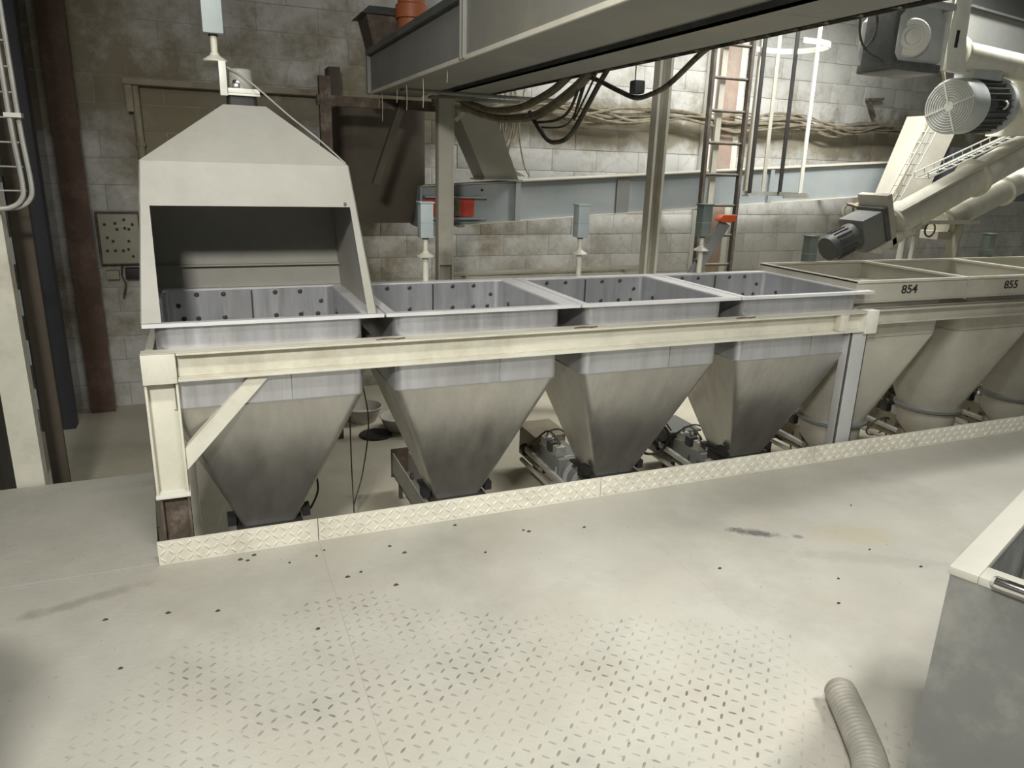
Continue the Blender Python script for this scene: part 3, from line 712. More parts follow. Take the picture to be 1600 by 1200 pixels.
for y0, y1 in ((-4.6, -1.2), (-1.198, 0.6), (0.602, 2.35)):
    part('bottom_plate', MB().box((1.97, y0, 2.2), (2.23, y1, 2.21)), 'ductgrey', d2)
part('side_plate', MB().box((2.22, -4.6, 2.2), (2.23, 2.35, 2.36)), 'grey', d2)
part('side_plate', MB().box((1.97, -4.6, 2.2), (1.98, 2.35, 2.5)), 'motordark', d2)
part('cross_strip', MB().box((1.86, -4.6, 2.49), (1.98, 2.6, 2.5)), 'dark', d2)
# cross strap under the ducts and support posts
st = thing('duct_support', 'steel post and cross straps carrying the overhead conveyor', 'support', (2.0, 2.3, -0.5))
part('post', MB().box((1.95, 2.33, -0.5), (1.962, 2.42, 2.2)).box((2.06, 2.33, -0.5), (2.072, 2.42, 2.2)).box((1.962, 2.37, -0.5), (2.06, 2.38, 2.2)), 'tank', st, bevel=.002)
part('post_face', MB().box((1.962, 2.332, 0.95), (2.06, 2.345, 2.19)), 'tank', st)
part('cross_strap', MB().box((1.6, 1.98, 2.185), (2.75, 2.1, 2.198)), 'ductgrey', st)
part('cross_strap', MB().box((1.9, 2.32, 2.18), (2.6, 2.44, 2.198)), 'ductgrey', st)
part('diagonal', MB().bar((1.72, 2.5, 2.15), (1.5, 2.5, 1.55), 0.05, 0.07, up=(0, 1, 0)), 'browndark', st)
part('rear_post', MB().box((1.12, 2.55, -0.5), (1.2, 2.63, 2.3)), 'rust', st)
part('rear_beam', MB().box((1.1, 2.56, 2.1), (2.0, 2.62, 2.17)), 'rust', st)
p2 = thing('support_post', 'tall cream channel post in front of the wall conveyor', 'post', (3.93, 2.4, -0.5))
part('web', MB().box((3.88, 2.44, -0.5), (3.98, 2.45, 3.4)), 'tank', p2)
part('flange', MB().box((3.86, 2.36, -0.5), (3.885, 2.45, 3.4)), 'tank', p2)
part('flange', MB().box((3.965, 2.36, -0.5), (3.99, 2.45, 3.4)), 'tank', p2)

# inlet box and orange pipe above the trough end
ib = thing('inlet_box', 'dark boxy inlet with a lipped lid on the far end of the overhead conveyor', 'inlet', (1.6, 2.5, 2.5))
part('box', MB().loft([rrect(1.62, 2.5, .14, .14, .01, 2.5), rrect(1.6, 2.5, .17, .16, .01, 2.7)]), 'rust', ib)
part('lid', MB().loft([rrect(1.6, 2.5, .21, .19, .01, 2.7), rrect(1.6, 2.5, .14, .12, .01, 2.76)]), 'motordark', ib)
op = thing('drain_pipe', 'short orange plastic pipe standing above the overhead conveyor', 'pipe', (1.74, 2.3, 2.5))
part('pipe', MB().cyl((1.74, 2.3, 2.5), (1.74, 2.3, 3.3), .095, 20), 'orangepipe', op, smooth=True)
part('socket', MB().lathe((1.74, 2.3, 2.68), (0, 0, 1), [(0, .097), (.005, .112), (.09, .112), (.1, .097)], 20), 'orangepipe', op, smooth=True)
# dust threads hanging under the trough
for k, (x, y, l) in enumerate(((1.52, 2.3, .2), (1.53, 1.9, .1), (1.52, 1.6, .16), (1.515, 1.2, .17), (1.52, .75, .07), (1.54, 2.5, .1))):
    single('dust_thread', MB().tube([(x, y, 2.196), (x + .003, y, 2.196 - l*.5), (x, y, 2.196 - l)], .002, 4), 'drip', 'pale dust thread hanging below the overhead conveyor edge', 'dust thread', group='dust threads under the conveyor')

# cream chute from duct down to the wall conveyor
ch = thing('chute', 'cream sloping chute dropping onto the blue-grey wall conveyor', 'chute', (2.6, 3.1, 1.58))
c0 = [(2.1, 2.62), (2.42, 2.62), (2.42, 2.95), (2.1, 2.95)]; c1 = [(2.6, 3.07), (2.92, 3.07), (2.92, 3.38), (2.6, 3.38)]
part('duct_shell', MB().loft([[P3(p, 2.3) for p in c0], [P3(p, 1.6) for p in c1]]), 'hood', ch)
part('foot_flange', MB().box((2.57, 3.04, 1.588), (2.95, 3.4, 1.6)), 'hood', ch)
part('strap', MB().bar((2.275, 2.7, 2.12), (2.2, 2.7, 2.05), .01, .03), 'tank', ch)

# ------------------------------------------------------------------ inclined blue-grey conveyor on the wall
wc = thing('wall_conveyor', 'long blue-grey conveyor channel rising gently along the back wall', 'conveyor', (4.8, 3.35, 1.2))
def bz(x): return 1.52 + (x - 2.06) * 0.0655     # top edge
def bb(x): return 1.19 + (x - 2.3) * 0.0655      # bottom edge
Y0 = 3.18; Y1 = 3.5
def slab(x0, x1, y0, y1, f0, f1, o0=0, o1=0):
    return MB().loft([[(x0, y0, f0(x0)+o0), (x0, y1, f0(x0)+o0), (x0, y1, f1(x0)+o1), (x0, y0, f1(x0)+o1)],
                      [(x1, y0, f0(x1)+o0), (x1, y1, f0(x1)+o0), (x1, y1, f1(x1)+o1), (x1, y0, f1(x1)+o1)]])
for xa_, xb_ in ((2.05, 2.95), (2.96, 4.4), (4.41, 5.85), (5.86, 7.65)):
    part('side_plate', slab(xa_, xb_, Y0, Y0 + .01, bb, bz), 'blue', wc)
part('rear_plate', slab(2.05, 7.65, Y1 - .01, Y1, bb, bz), 'blue', wc)
part('top_flange', slab(2.05, 7.65, Y0 - .035, Y1, bz, bz, 0, .01), 'tank', wc)
part('bottom_flange', slab(2.05, 7.65, Y0 - .03, Y1, bb, bb, -.01, 0), 'tank', wc)
for x in (2.95, 4.4, 5.85):
    part('joint_flange', MB().box((x - .02, Y0 - .03, bb(x)), (x + .03, Y0, bz(x))), 'blue', wc)
part('dark_patch_plate', slab(4.0, 4.14, Y0 - .012, Y0, bb, bz), 'grey', wc)
part('end_plate', MB().box((2.03, Y0 - .03, bb(2.05)), (2.05, Y1, bz(2.05))), 'blue', wc)
bk = part('bearing_bracket', MB().box((2.06, Y0 - .09, 1.43), (2.62, Y0, 1.445)).box((2.06, Y0 - .09, 1.245), (2.62, Y0, 1.26)), 'blue', wc)
part('red_plate', MB().box((2.06, Y0 - .02, 1.27), (2.53, Y0 - .005, 1.425)), 'redlabel', wc, label='red painted plate')
part('yellow_plate', MB().box((2.22, Y0 - .026, 1.275), (2.4, Y0 - .018, 1.42)), 'brownwood', wc)
part('shaft_end', MB().lathe((2.3, Y0 - .02, 1.345), (0, -1, 0), [(0, .07), (.03, .07), (.03, .045), (.06, .045), (.06, .02), (.1, .02)], 18), 'rust', wc, smooth=True)
part('small_bolt', MB().cyl((2.06 + .55, Y0 - .01, 1.5), (2.06 + .55, Y0, 1.5), .012, 8), 'dark', wc)
for x in (2.4, 5.0, 7.3):
    part('wall_bracket', MB().box((x, Y1, bb(x) - .03), (x + .06, 4.0, bb(x) - .01)).box((x, Y1 - .3, bb(x) - .03), (x + .06, Y1, bb(x) - .01)), 'tank', wc)
single('wall_pipe', MB().cyl((2.5, 3.86, 0.645), (4.85, 3.86, 0.675), .022, 10).box((2.7, 3.86, .62), (2.74, 4.0, .64)).box((4.6, 3.86, .645), (4.64, 4.0, .665)), 'tank', 'cream pipe running low along the back wall behind the hoppers', 'pipe', smooth=True)
single('wall_panel', MB().box((2.45, 3.93, 0.3), (4.8, 3.985, 0.6)), 'tank', 'pale board fixed low on the back wall under the cream pipe', 'board', bevel=.004)

# ------------------------------------------------------------------ left background
rc = thing('wall_column', 'red-brown painted steel column on the back wall at the far left', 'column', (-0.7, 3.85, -0.5))
part('face', MB().box((-0.79, 3.84, -0.5), (-0.6, 3.86, 4.3)), 'red', rc)
part('web', MB().box((-0.71, 3.86, -0.5), (-0.68, 3.98, 4.3)), 'red', rc)
lc = thing('left_column', 'cream channel column at the left edge behind the walkway', 'column', (-0.7, 1.06, -0.5))
part('face', MB().box((-0.76, 1.03, -0.5), (-0.63, 1.045, 4.3)), 'cream', lc)
part('flange', MB().box((-0.64, 1.045, -0.5), (-0.63, 1.12, 4.3)), 'cream', lc)
part('flange', MB().box((-0.76, 1.045, -0.5), (-0.75, 1.12, 4.3)), 'cream', lc)
part('rear_face', MB().box((-0.69, 1.5, -0.5), (-0.6, 1.53, 4.3)), 'browndark', lc)
wt = thing('wire_tray', 'galvanised wire cable tray bending at the upper left edge', 'cable tray', (-0.55, 1.0, 1.4))
for xo, y in ((0.0, 0.97), (0.03, 1.0)):
    part('rail', MB().tube([(-.53 + xo, y, 3.0), (-.525 + xo, y, 2.2), (-.52 + xo, y, 1.8), (-.51 + xo, y, 1.56), (-.525 + xo, y, 1.49), (-.57 + xo, y, 1.455), (-.64 + xo, y, 1.445), (-.9, y, 1.43)], .011, 8, 5), 'galv', wt, smooth=True)
part('rail', MB().tube([(-.7, 1.0, 3.0), (-.7, 1.0, 1.6)], .011, 8), 'galv', wt, smooth=True)
for k in range(9):
    z = 1.53 + k * .11
    part('rung', MB().tube([(-.7, 0.985, z), (-.5, 0.985, z)], .004, 6), 'galv', wt)
part('clamp', MB().box((-.54, .95, 1.86), (-.47, 1.01, 1.88)), 'galv', wt)

cp = thing('control_panel', 'beige control panel with dark buttons on the back wall', 'control panel', (-0.42, 3.9, 0.8))
part('cabinet', MB().box((-0.58, 3.9, 0.8), (-0.25, 3.99, 1.24)), 'rust', cp)
dr = part('door', MB().box((-0.555, 3.885, 0.81), (-0.255, 3.9, 1.225)), 'panel', cp, bevel=.004)
for x, z in ((-.51, 1.14), (-.43, 1.15), (-.36, 1.18), (-.36, 1.11), (-.42, 1.1), (-.33, 1.1), (-.3, 1.14), (-.5, 1.03), (-.46, 1.0), (-.34, 1.0), (-.51, .92), (-.45, .92), (-.39, .92), (-.35, .93), (-.32, .87)):
    part('button', MB().lathe((x, 3.886, z), (0, -1, 0), [(0, .012), (.012, .011)], 10), 'dark', dr)
part('nameplate', MB().box((-.45, 3.882, 1.125), (-.31, 3.886, 1.13)), 'drip', dr)
jb = single('junction_box', MB().box((-0.55, 3.92, 0.67), (-0.45, 3.99, 0.745)), 'panel', 'small beige junction box below the control panel', 'box', bevel=.004)
jb2 = single('socket_box', MB().box((-0.4, 3.9, 0.67), (-0.24, 3.99, 0.765)), 'dark', 'black socket box below the control panel', 'box', bevel=.006)
single('panel_cable', MB().tube([(-.42, 3.93, .8), (-.43, 3.94, .7), (-.41, 3.94, .62), (-.44, 3.95, .5)], .008, 6, 5), 'cable', 'dark cable dropping from the control panel', 'cable')
single('wall_conduit', MB().tube([(-.17, 3.93, 2.27), (-.17, 3.93, 1.62)], .03, 10).lathe((-.17, 3.93, 1.78), (0, 0, 1), [(0, .04), (.03, .04)], 10), 'brownwood', 'brown vertical conduit on the wall left of the hood', 'conduit', smooth=True)
single('wall_ledge', MB().box((-0.25, 3.86, 2.26), (1.36, 3.99, 2.31)).box((-0.24, 3.87, 2.05), (-0.19, 3.985, 2.258)), 'brownwood', 'rusty angle iron ledge on the wall behind the hood', 'ledge', bevel=.003)
single('wall_beam', MB().box((1.38, 3.75, 1.3), (1.48, 3.98, 2.5)), 'browndark', 'dark brown vertical beam on the wall right of the hood', 'beam', bevel=.006)
rec = single('wall_shade_fill', MB().loft([rrect(1.75, 3.6, .28, .3, .1, 1.2), rrect(1.75, 3.6, .38, .35, .12, 1.5), rrect(1.75, 3.6, .38, .35, .12, 2.15)]), 'browndark', 'dark brown fill for the shaded wall opening behind the overhead conveyor end', 'dark fill', smooth=True)  # dark solid standing in for the wall opening shaded by the duct

# cables slung along the wall and under the ducts
rnd = random.Random(3)
for k in range(11):
    z0 = 2.2 + rnd.uniform(0, .14); y = 3.9 - rnd.uniform(0, .08)
    pts = []; x = 2.9 + rnd.uniform(-.4, .2)
    while x < 8.6:
        pts.append((x, y + rnd.uniform(-.02, .02), z0 + .02*(x-3)*.3 + rnd.uniform(-.05, .05) - (.09 if int(x * 1.3) % 2 else 0) * rnd.random()))
        x += .45
    single('wall_cable', MB().tube(pts, rnd.choice((.008, .011, .014)), 6, 4), 'dustcable', 'dust-caked cable in the bundle slung along the back wall', 'cable', group='cable bundle on the back wall', smooth=True)
for k in range(7):
    x = 3.1 + rnd.uniform(-.12, .2)
    single('drop_cable', MB().tube([(x, 3.85, 2.55), (x + rnd.uniform(-.08, .08), 3.87, 2.1), (x + rnd.uniform(-.1, .1), 3.9, 1.75), (x + rnd.uniform(-.1, .15), 3.85, 1.62)], .007, 6, 5), 'dustcable', 'dusty vertical cable hanging beside the cream chute', 'cable', group='vertical cables by the chute', smooth=True)
def cab(pts, r, label, m='cable'):
    return single('slung_cable', MB().tube(pts, r, 8, 6), m, label, 'cable', smooth=True)
cab([(2.34, -.5, 2.25), (2.37, -.3, 2.22), (2.38, -.04, 2.11), (2.38, .12, 2.075), (2.38, .26, 2.07), (2.38, .45, 2.12), (2.37, .67, 2.19), (2.34, .85, 2.24)], .013, 'thick black cable looping beside the cream post under the ducts')
cab([(2.35, .5, 2.24), (2.38, .68, 2.15), (2.38, .88, 1.98), (2.38, 1.0, 1.9), (2.38, 1.13, 1.87), (2.38, 1.3, 1.88), (2.38, 1.49, 1.98), (2.38, 1.62, 2.07)], .015, 'thick black cable sagging in front of the chute')
cab([(2.35, .8, 2.24), (2.38, 1.0, 2.06), (2.38, 1.2, 2.0), (2.38, 1.55, 2.0)], .009, 'thin black cable inside the sagging thick one')
cab([(2.36, .75, 2.24), (2.4, .98, 2.03), (2.4, 1.15, 1.96), (2.4, 1.52, 1.97)], .006, 'thin lower black cable near the chute')
cab([(2.35, .62, 2.24), (2.38, .85, 2.08), (2.38, .95, 2.0), (2.37, .8, 2.24)], .006, 'short black cable bight hanging under the duct')
cab([(1.95, 2.48, 2.17), (2.2, 2.47, 2.13), (2.36, 2.3, 2.07), (2.38, 1.9, 2.04), (2.38, 1.45, 2.05), (2.37, .95, 2.16), (2.35, .7, 2.24)], .03, 'fat dust-caked cable loom beside the chute top', 'dustcable')
cab([(1.95, 2.5, 2.19), (2.2, 2.48, 2.17), (2.33, 2.2, 2.11), (2.34, 1.7, 2.1), (2.33, 1.2, 2.16), (2.33, .95, 2.23)], .024, 'second dust-caked cable loom above the fat one', 'dustcable')
hb = thing('hanging_box', 'small dark grey junction box hanging from a wire under the ducts', 'box', (2.36, .25, 2.08))
part('body', MB().box((2.345, .21, 2.085), (2.405, .27, 2.15)), 'motordark', hb, bevel=.01)
part('wire', MB().cyl((2.36, .24, 2.15), (2.36, .24, 2.225), .003, 6), 'cable', hb)
ct = thing('duct_cable_tray', 'dark wire cable tray along the right edge of the overhead ducts', 'cable tray', (2.45, 0.6, 2.25))
for x in (2.27, 2.36):
    part('rail', MB().bar((x, -4.0, 2.235), (x, 2.3, 2.235), .008, .03), 'cable', ct)
for k in range(42):
    y = -3.9 + k * .15
    part('rung', MB().bar((2.27, y, 2.222), (2.36, y, 2.222), .008, .006), 'cable', ct)
part('tray_cable', MB().tube([(2.3, -4, 2.25), (2.31, -1, 2.247), (2.3, 1, 2.25), (2.32, 2.35, 2.25)], .016, 8, 5), 'cable', ct)
part('tray_cable', MB().tube([(2.34, -4, 2.25), (2.33, -1, 2.25), (2.335, 1, 2.25), (2.4, 2.4, 2.25)], .012, 8, 5), 'dustcable', ct)

# ------------------------------------------------------------------ caged ladder
LY = 2.75
la = thing('caged_ladder', 'brown steel ladder with a white safety cage in front of the wall conveyor', 'ladder', (4.9, LY, -0.5))
part('stringer', MB().bar((4.70, LY, -0.5), (4.66, LY, 3.5), .03, .05, up=(0, 1, 0)), 'ladder', la)
part('stringer', MB().bar((5.12, LY, -0.5), (5.08, LY, 3.5), .03, .05, up=(0, 1, 0)), 'ladder', la)
for k in range(13):
    z = -.3 + k * .285
    part('rung', MB().cyl((4.69, LY, z), (5.1, LY, z), .015, 10), 'ladder', la, smooth=True)
def hoop(z, m, h=.05):
    pts = [(5.13, LY)] + [(5.32 + .28 * math.sin(R(a)) , LY + .0 - .3 + .3 * math.cos(R(a))) for a in range(0, 181, 20)] + [(5.13, LY - .6)]
    mb = MB(); n = len(pts)
    for i in range(n - 1): mb.bar((*pts[i], z), (*pts[i+1], z), .008, h)
    return part('hoop', mb, m, la)
hoop(2.82, 'white', .045); hoop(1.53, 'galv', .04)
for x, y, m in ((5.22, LY - .03, 'dark'), (5.4, LY - .01, 'tank'), (5.53, LY - .1, 'dark'), (5.6, LY - .3, 'white')):
    part('cage_bar', MB().bar((x, y, 1.53), (x - .03, y, 3.4), .012, .04), m, la)
part('back_stile', MB().box((5.2, LY + .02, 1.5), (5.26, LY + .05, 3.4)), 'tank', la)
part('back_stile', MB().box((4.78, LY + .02, .4), (4.84, LY + .05, 3.4)), 'tank', la)
pc = thing('pink_column', 'faded red-brown column on the back wall behind the ladder', 'column', (5.75, 3.93, -0.5))
part('face', MB().box((5.6, 3.9, -0.5), (5.88, 3.99, 4.3)), 'pink', pc, bevel=.004)
part('edge', MB().box((5.5, 3.92, -0.5), (5.6, 3.99, 4.3)), 'white', pc)
part('edge', MB().box((5.88, 3.92, -0.5), (5.97, 3.99, 4.3)), 'white', pc)

# ------------------------------------------------------------------ right-hand machinery
def gear_motor(name, label, o, ax, r, ln, m1='motor'):
    pass
mo = thing('electric_motor', 'large grey electric motor with a round fan grille at its end', 'motor', (6.3, 1.4, 2.1))
a = Vector((5.95, 1.3, 2.285)); ax = Vector((1, 0.12, 0.06)).normalized()
part('fan_cover', MB().lathe(a, ax, [(0, .15), (.0, .205), (.02, .215), (.2, .215), (.21, .205)], 32), 'motor', mo, smooth=True)
gr = part('fan_grille', MB().lathe(a - ax*.004, ax, [(0, .04), (.004, .04)], 18), 'white', mo)
for k in range(8):
    part('grille_ring', MB().tube(ring_pts(a - ax*.004, .055 + k*.02, ax, 28), .0028, 5), 'white', gr)
u = ax.orthogonal().normalized(); v = ax.cross(u)
for k in range(4):
    d = u*math.cos(R(90*k+25)) + v*math.sin(R(90*k+25))
    part('grille_spoke', MB().bar(a - ax*.006 + d*.03, a - ax*.006 + d*.205, .012, .005, up=ax), 'white', gr)
part('stator', MB().lathe(a, ax, [(.2, .19), (.55, .19)], 32), 'motordark', mo, smooth=True)
for k in range(26):
    d = u*math.cos(2*math.pi*k/26) + v*math.sin(2*math.pi*k/26)
    part('cooling_fin', MB().bar(a + ax*.21 + d*.195, a + ax*.54 + d*.195, .006, .035, up=d), 'motordark', mo)
part('front_flange', MB().lathe(a, ax, [(.55, .15), (.55, .225), (.6, .225), (.62, .2), (.72, .16), (.74, .1)], 32), 'motor', mo, smooth=True)
tbx = a + ax*.3 + Vector((0, -.02, .235))
tb_ = part('terminal_box', MB().box(tbx - Vector((.18, .09, .04)), tbx + Vector((.16, .09, .04))), 'motor', mo, bevel=.015)
part('terminal_cover', MB().box(tbx - Vector((.2, .1, -.035)), tbx - Vector((.02, -.1, -.055))), 'white', tb_, bevel=.006)
part('nameplate', MB().box((6.3, 1.155, 2.27), (6.45, 1.165, 2.37)), 'dark', mo)
part('eye_bolt', MB().tube(ring_pts(a + ax*.45 + Vector((0, -.2, .0)), .03, (1, 0, 0), 14), .008, 6), 'white', mo)
part('shaft_mount', MB().cyl(a + ax*.74, a + ax*1.05, .07, 16).box((6.85, 1.2, 2.1), (6.95, 1.6, 2.55)), 'cream', mo, smooth=True)

gm = thing('worm_gearbox', 'pale grey worm gearbox with a round hub, hanging under the duct edge', 'gearbox', (5.2, 1.2, 2.5))
part('case', MB().loft([rrect(5.2, 1.2, .2, .17, .05, 2.5), rrect(5.2, 1.2, .25, .19, .06, 2.58), rrect(5.2, 1.2, .25, .19, .06, 2.82), rrect(5.2, 1.2, .17, .16, .05, 2.92)]), 'motor', gm, smooth=True)
hubc = Vector((5.08, 1.02, 2.68)); hax = Vector((-.55, -.83, 0)).normalized()
hb_ = part('hub', MB().lathe(hubc, hax, [(-.05, .13), (.03, .13), (.045, .12), (.045, .085), (.055, .08), (.055, .055), (.08, .05), (.085, .02)], 28), 'white', gm, smooth=True)
part('dark_face', MB().box((4.93, 1.03, 2.48), (5.02, 1.3, 2.88)), 'motordark', gm, bevel=.02)
part('oil_sump', MB().box((4.96, 1.0, 2.46), (5.42, 1.36, 2.53)), 'motordark', gm, bevel=.02)
part('top_cover', MB().box((5.2, 1.02, 2.9), (5.5, 1.36, 2.95)), 'palegrey', gm, bevel=.015)
part('input_motor', MB().cyl((5.35, 1.3, 2.74), (5.75, 1.42, 2.78), .12, 20), 'motor', gm, smooth=True)
part('mount_plate', MB().box((5.47, 1.05, 2.5), (5.5, 1.3, 3.05)), 'white', gm, bevel=.005)
tt = thing('screw_tube', 'cream horizontal conveyor tube running right from the worm gearbox', 'tube', (6.5, 1.35, 2.5))
part('hanger', MB().add([(5.62, 1.12, 2.52), (5.84, 1.12, 2.5), (5.78, 1.12, 2.75), (5.74, 1.12, 3.3), (5.62, 1.12, 3.3), (5.58, 1.12, 2.75),
                         (5.62, 1.16, 2.52), (5.84, 1.16, 2.5), (5.78, 1.16, 2.75), (5.74, 1.16, 3.3), (5.62, 1.16, 3.3), (5.58, 1.16, 2.75)],
     ((0,1,2,3,4,5), (11,10,9,8,7,6), (0,6,7,1), (1,7,8,2), (2,8,9,3), (3,9,10,4), (4,10,11,5), (5,11,6,0))), 'white', tt, bevel=.004)
part('slot', MB().box((5.66, 1.115, 2.68), (5.69, 1.12, 2.8)), 'dark', tt)
part('barrel', MB().cyl((5.72, 1.25, 2.67), (7.9, 1.45, 2.6), .105, 24), 'cream', tt, smooth=True)
for kx in (5.85, 7.2):
    part('flange', MB().cyl((kx, 1.262, 2.666), (kx + .03, 1.265, 2.665), .135, 24), 'cream', tt, smooth=True)
gb = thing('grey_trough', 'dark grey open trough in the upper right corner', 'trough', (7.9, 2.4, 3.1))
part('front_plate', MB().loft([[(7.2, 2.3, 3.0), (7.2, 2.32, 3.0), (7.2, 2.32, 3.3), (7.2, 2.3, 3.3)], [(9.6, 2.3, 2.85), (9.6, 2.32, 2.85), (9.6, 2.32, 3.12), (9.6, 2.3, 3.12)]]), 'grey', gb)
part('lip', MB().bar((7.2, 2.28, 3.31), (9.6, 2.28, 3.13), .06, .02), 'motordark', gb)
part('rear_plate', MB().box((7.2, 2.75, 2.9), (9.6, 2.77, 4.3)), 'grey', gb)
part('bottom_plate', MB().loft([[(7.2, 2.3, 3.0), (7.2, 2.77, 3.0), (7.2, 2.77, 3.01), (7.2, 2.3, 3.01)], [(9.6, 2.3, 2.85), (9.6, 2.77, 2.85), (9.6, 2.77, 2.86), (9.6, 2.3, 2.86)]]), 'grey', gb)

def inclined(label, p0, p1, r, loc, ribs):
    t = thing('inclined_tube', label, 'tube', loc, 'inclined conveyor tubes')
    p0 = Vector(p0); p1 = Vector(p1); d = (p1 - p0).normalized()
    part('barrel', MB().cyl(p0, p1, r, 28), 'cream', t, smooth=True)
    for k in ribs:
        part('flange', MB().cyl(p0.lerp(p1, k) - d*.012, p0.lerp(p1, k) + d*.012, r*1.25, 28), 'cream', t, smooth=True)
    return t, p0, p1, d
t1, p0, p1, d = inclined('thick cream inclined tube rising to the right edge, front one', (5.5, 1.3, 1.33), (7.4, 1.5, 2.06), .135, (5.5, 1.3, 1.2), (0.0, .55))
part('inlet_block', MB().box((5.45, 1.2, 1.28), (5.75, 1.42, 1.48), rot=Matrix.Rotation(R(-25), 3, 'Y')), 'tank', t1, bevel=.006)
part('side_strip', MB().bar(p0 + Vector((0, -.1, .12)), p1 + Vector((0, -.1, .12)), .03, .02), 'tank', t1)
part('end_flange', MB().box((5.28, 1.15, 1.2), (5.62, 1.45, 1.26), rot=Matrix.Rotation(R(-28), 3, 'Y')), 'cream', t1, bevel=.004)
t2, q0, q1, d2_ = inclined('thinner cream inclined tube behind and below the front one', (6.4, 1.55, 1.33), (8.2, 1.75, 1.92), .11, (6.4, 1.55, 1.2), (0.02, .5))
part('bracket', MB().box((6.3, 1.45, 1.2), (6.6, 1.65, 1.27)), 'tank', t2)
g2_ = thing('tube_gear_motor', 'dark grey gear motor at the lower end of the inclined tube', 'motor', (5.1, 1.35, 1.1))
axm = Vector((1, 0, .38)).normalized(); s0 = Vector((4.88, 1.3, 1.15))
part('motor_body', MB().lathe(s0, axm, [(0, .05), (.0, .095), (.03, .105), (.22, .105), (.24, .12), (.27, .12)], 24), 'motordark', g2_, smooth=True)
for k in range(18):
    uu = axm.orthogonal().normalized(); vv = axm.cross(uu); dd = uu*math.cos(2*math.pi*k/18) + vv*math.sin(2*math.pi*k/18)
    part('cooling_fin', MB().bar(s0 + axm*.06 + dd*.105, s0 + axm*.21 + dd*.105, .005, .02, up=dd), 'motordark', g2_)
gc = s0 + axm*.37
part('gear_case', MB().box(gc - Vector((.11, .13, .13)), gc + Vector((.11, .13, .15)), rot=Matrix.Rotation(R(-21), 3, 'Y')), 'grey', g2_, bevel=.025)
part('front_face', MB().box(gc + Vector((.11, -.14, -.17)), gc + Vector((.15, .14, .17)), rot=Matrix.Rotation(R(-21), 3, 'Y'), piv=gc), 'motordark', g2_, bevel=.006)
part('mount_plate', MB().box(gc + Vector((.15, -.15, -.2)), gc + Vector((.2, .15, .26)), rot=Matrix.Rotation(R(-21), 3, 'Y'), piv=gc), 'tank', g2_, bevel=.004)
# trestle under the tubes
ts = thing('tube_trestle', 'white steel trestle holding the inclined tubes behind the tanks', 'trestle', (6.1, 1.4, -0.5))
part('leg', MB().bar((5.78, 1.4, -.5), (5.84, 1.4, 1.36), .06, .04), 'white', ts, bevel=.003)
part('leg', MB().bar((5.93, 1.4, -.5), (5.97, 1.4, 1.36), .04, .04), 'white', ts, bevel=.003)
part('leg', MB().bar((6.4, 1.42, -.5), (6.48, 1.42, 1.34), .12, .02), 'tank', ts, bevel=.003)
part('cross_piece', MB().box((5.84, 1.39, 1.24), (5.95, 1.41, 1.255)), 'white', ts)
part('top_rail', MB().box((5.8, 1.37, 1.34), (6.7, 1.45, 1.37)), 'cream', ts)
part('saddle', MB().prism([(5.85, 1.34, 1.37), (6.05, 1.34, 1.37), (5.98, 1.34, 1.42), (5.92, 1.34, 1.55), (5.85, 1.34, 1.5)], (0, .14, 0)), 'cream', ts)
single('trestle_cable_loop', MB().tube(ring_pts((6.15, 1.42, 1.29), .06, (0, 1, 0), 16), .008, 6, 2), 'cable', 'black cable loop hanging under the tube trestle', 'cable')
# beige chute between motor and conveyor, wire trays, cable tangle
bc = thing('feed_chute', 'beige sloping chute behind the wire tray at right', 'chute', (6.9, 2.4, 1.3))
part('shell', MB().loft([[(7.35, 2.6, 2.35), (7.8, 2.6, 2.35), (7.8, 2.9, 2.35), (7.35, 2.9, 2.35)], [(7.0, 2.6, 1.35), (7.4, 2.6, 1.35), (7.4, 2.9, 1.35), (7.0, 2.9, 1.35)]]), 'tank', bc)
part('side_block', MB().box((7.75, 2.6, 1.5), (9.2, 3.0, 2.05)), 'bluedark', bc)
def wire_tray(label, p0, p1, wv, n, m='galv', h=.05):
    p0 = Vector(p0); p1 = Vector(p1); wv = Vector(wv); hv = (p1 - p0).cross(wv).normalized() * h
    t = thing('wire_cable_tray', label, 'cable tray', tuple(p0), 'wire cable trays at right')
    for off in (Vector(), wv*.5, wv, hv, wv + hv):
        part('wire', MB().bar(p0 + off, p1 + off, .01, .01), m, t)
    for k in range(n + 1):
        c = p0.lerp(p1, k / n)
        part('cross_wire', MB().tube([c + hv, c, c + wv, c + wv + hv], .006, 5), m, t)
    return t
wire_tray('upright wire cable tray dropping from the motor to the cable tangle', (6.88, 2.2, 2.35), (6.42, 2.2, 1.45), (.13, 0, 0), 9)
wire_tray('long wire cable tray rising above the thick inclined tube', (6.3, 1.65, 1.72), (8.0, 1.75, 2.32), (0, .14, 0), 14)
tg = thing('cable_tangle', 'tangle of dusty coiled cable at the foot of the upright wire tray', 'cable', (6.3, 2.1, 1.4))
part('riser_cable', MB().tube([(5.85, 2.1, 1.47), (6.05, 2.1, 1.44), (6.3, 2.1, 1.46), (6.5, 2.15, 1.52), (6.62, 2.18, 1.75), (6.85, 2.2, 2.3), (6.9, 2.15, 2.55), (6.75, 2.1, 2.75)], .014, 6, 6), 'dustcable', tg, smooth=True)
for k in range(8):
    rr = random.Random(20 + k)
    rad = rr.uniform(.05, .085); cx_ = 5.93 + k * .078
    part('coil', MB().tube(ring_pts((cx_, 2.1 + rr.uniform(-.03, .03), 1.45 - rad * rr.uniform(.1, .9)), rad, (rr.uniform(-.6, .6), 1, rr.uniform(-.4, .4)), 16, 1.4), .011, 6), 'dustcable', tg, smooth=True)
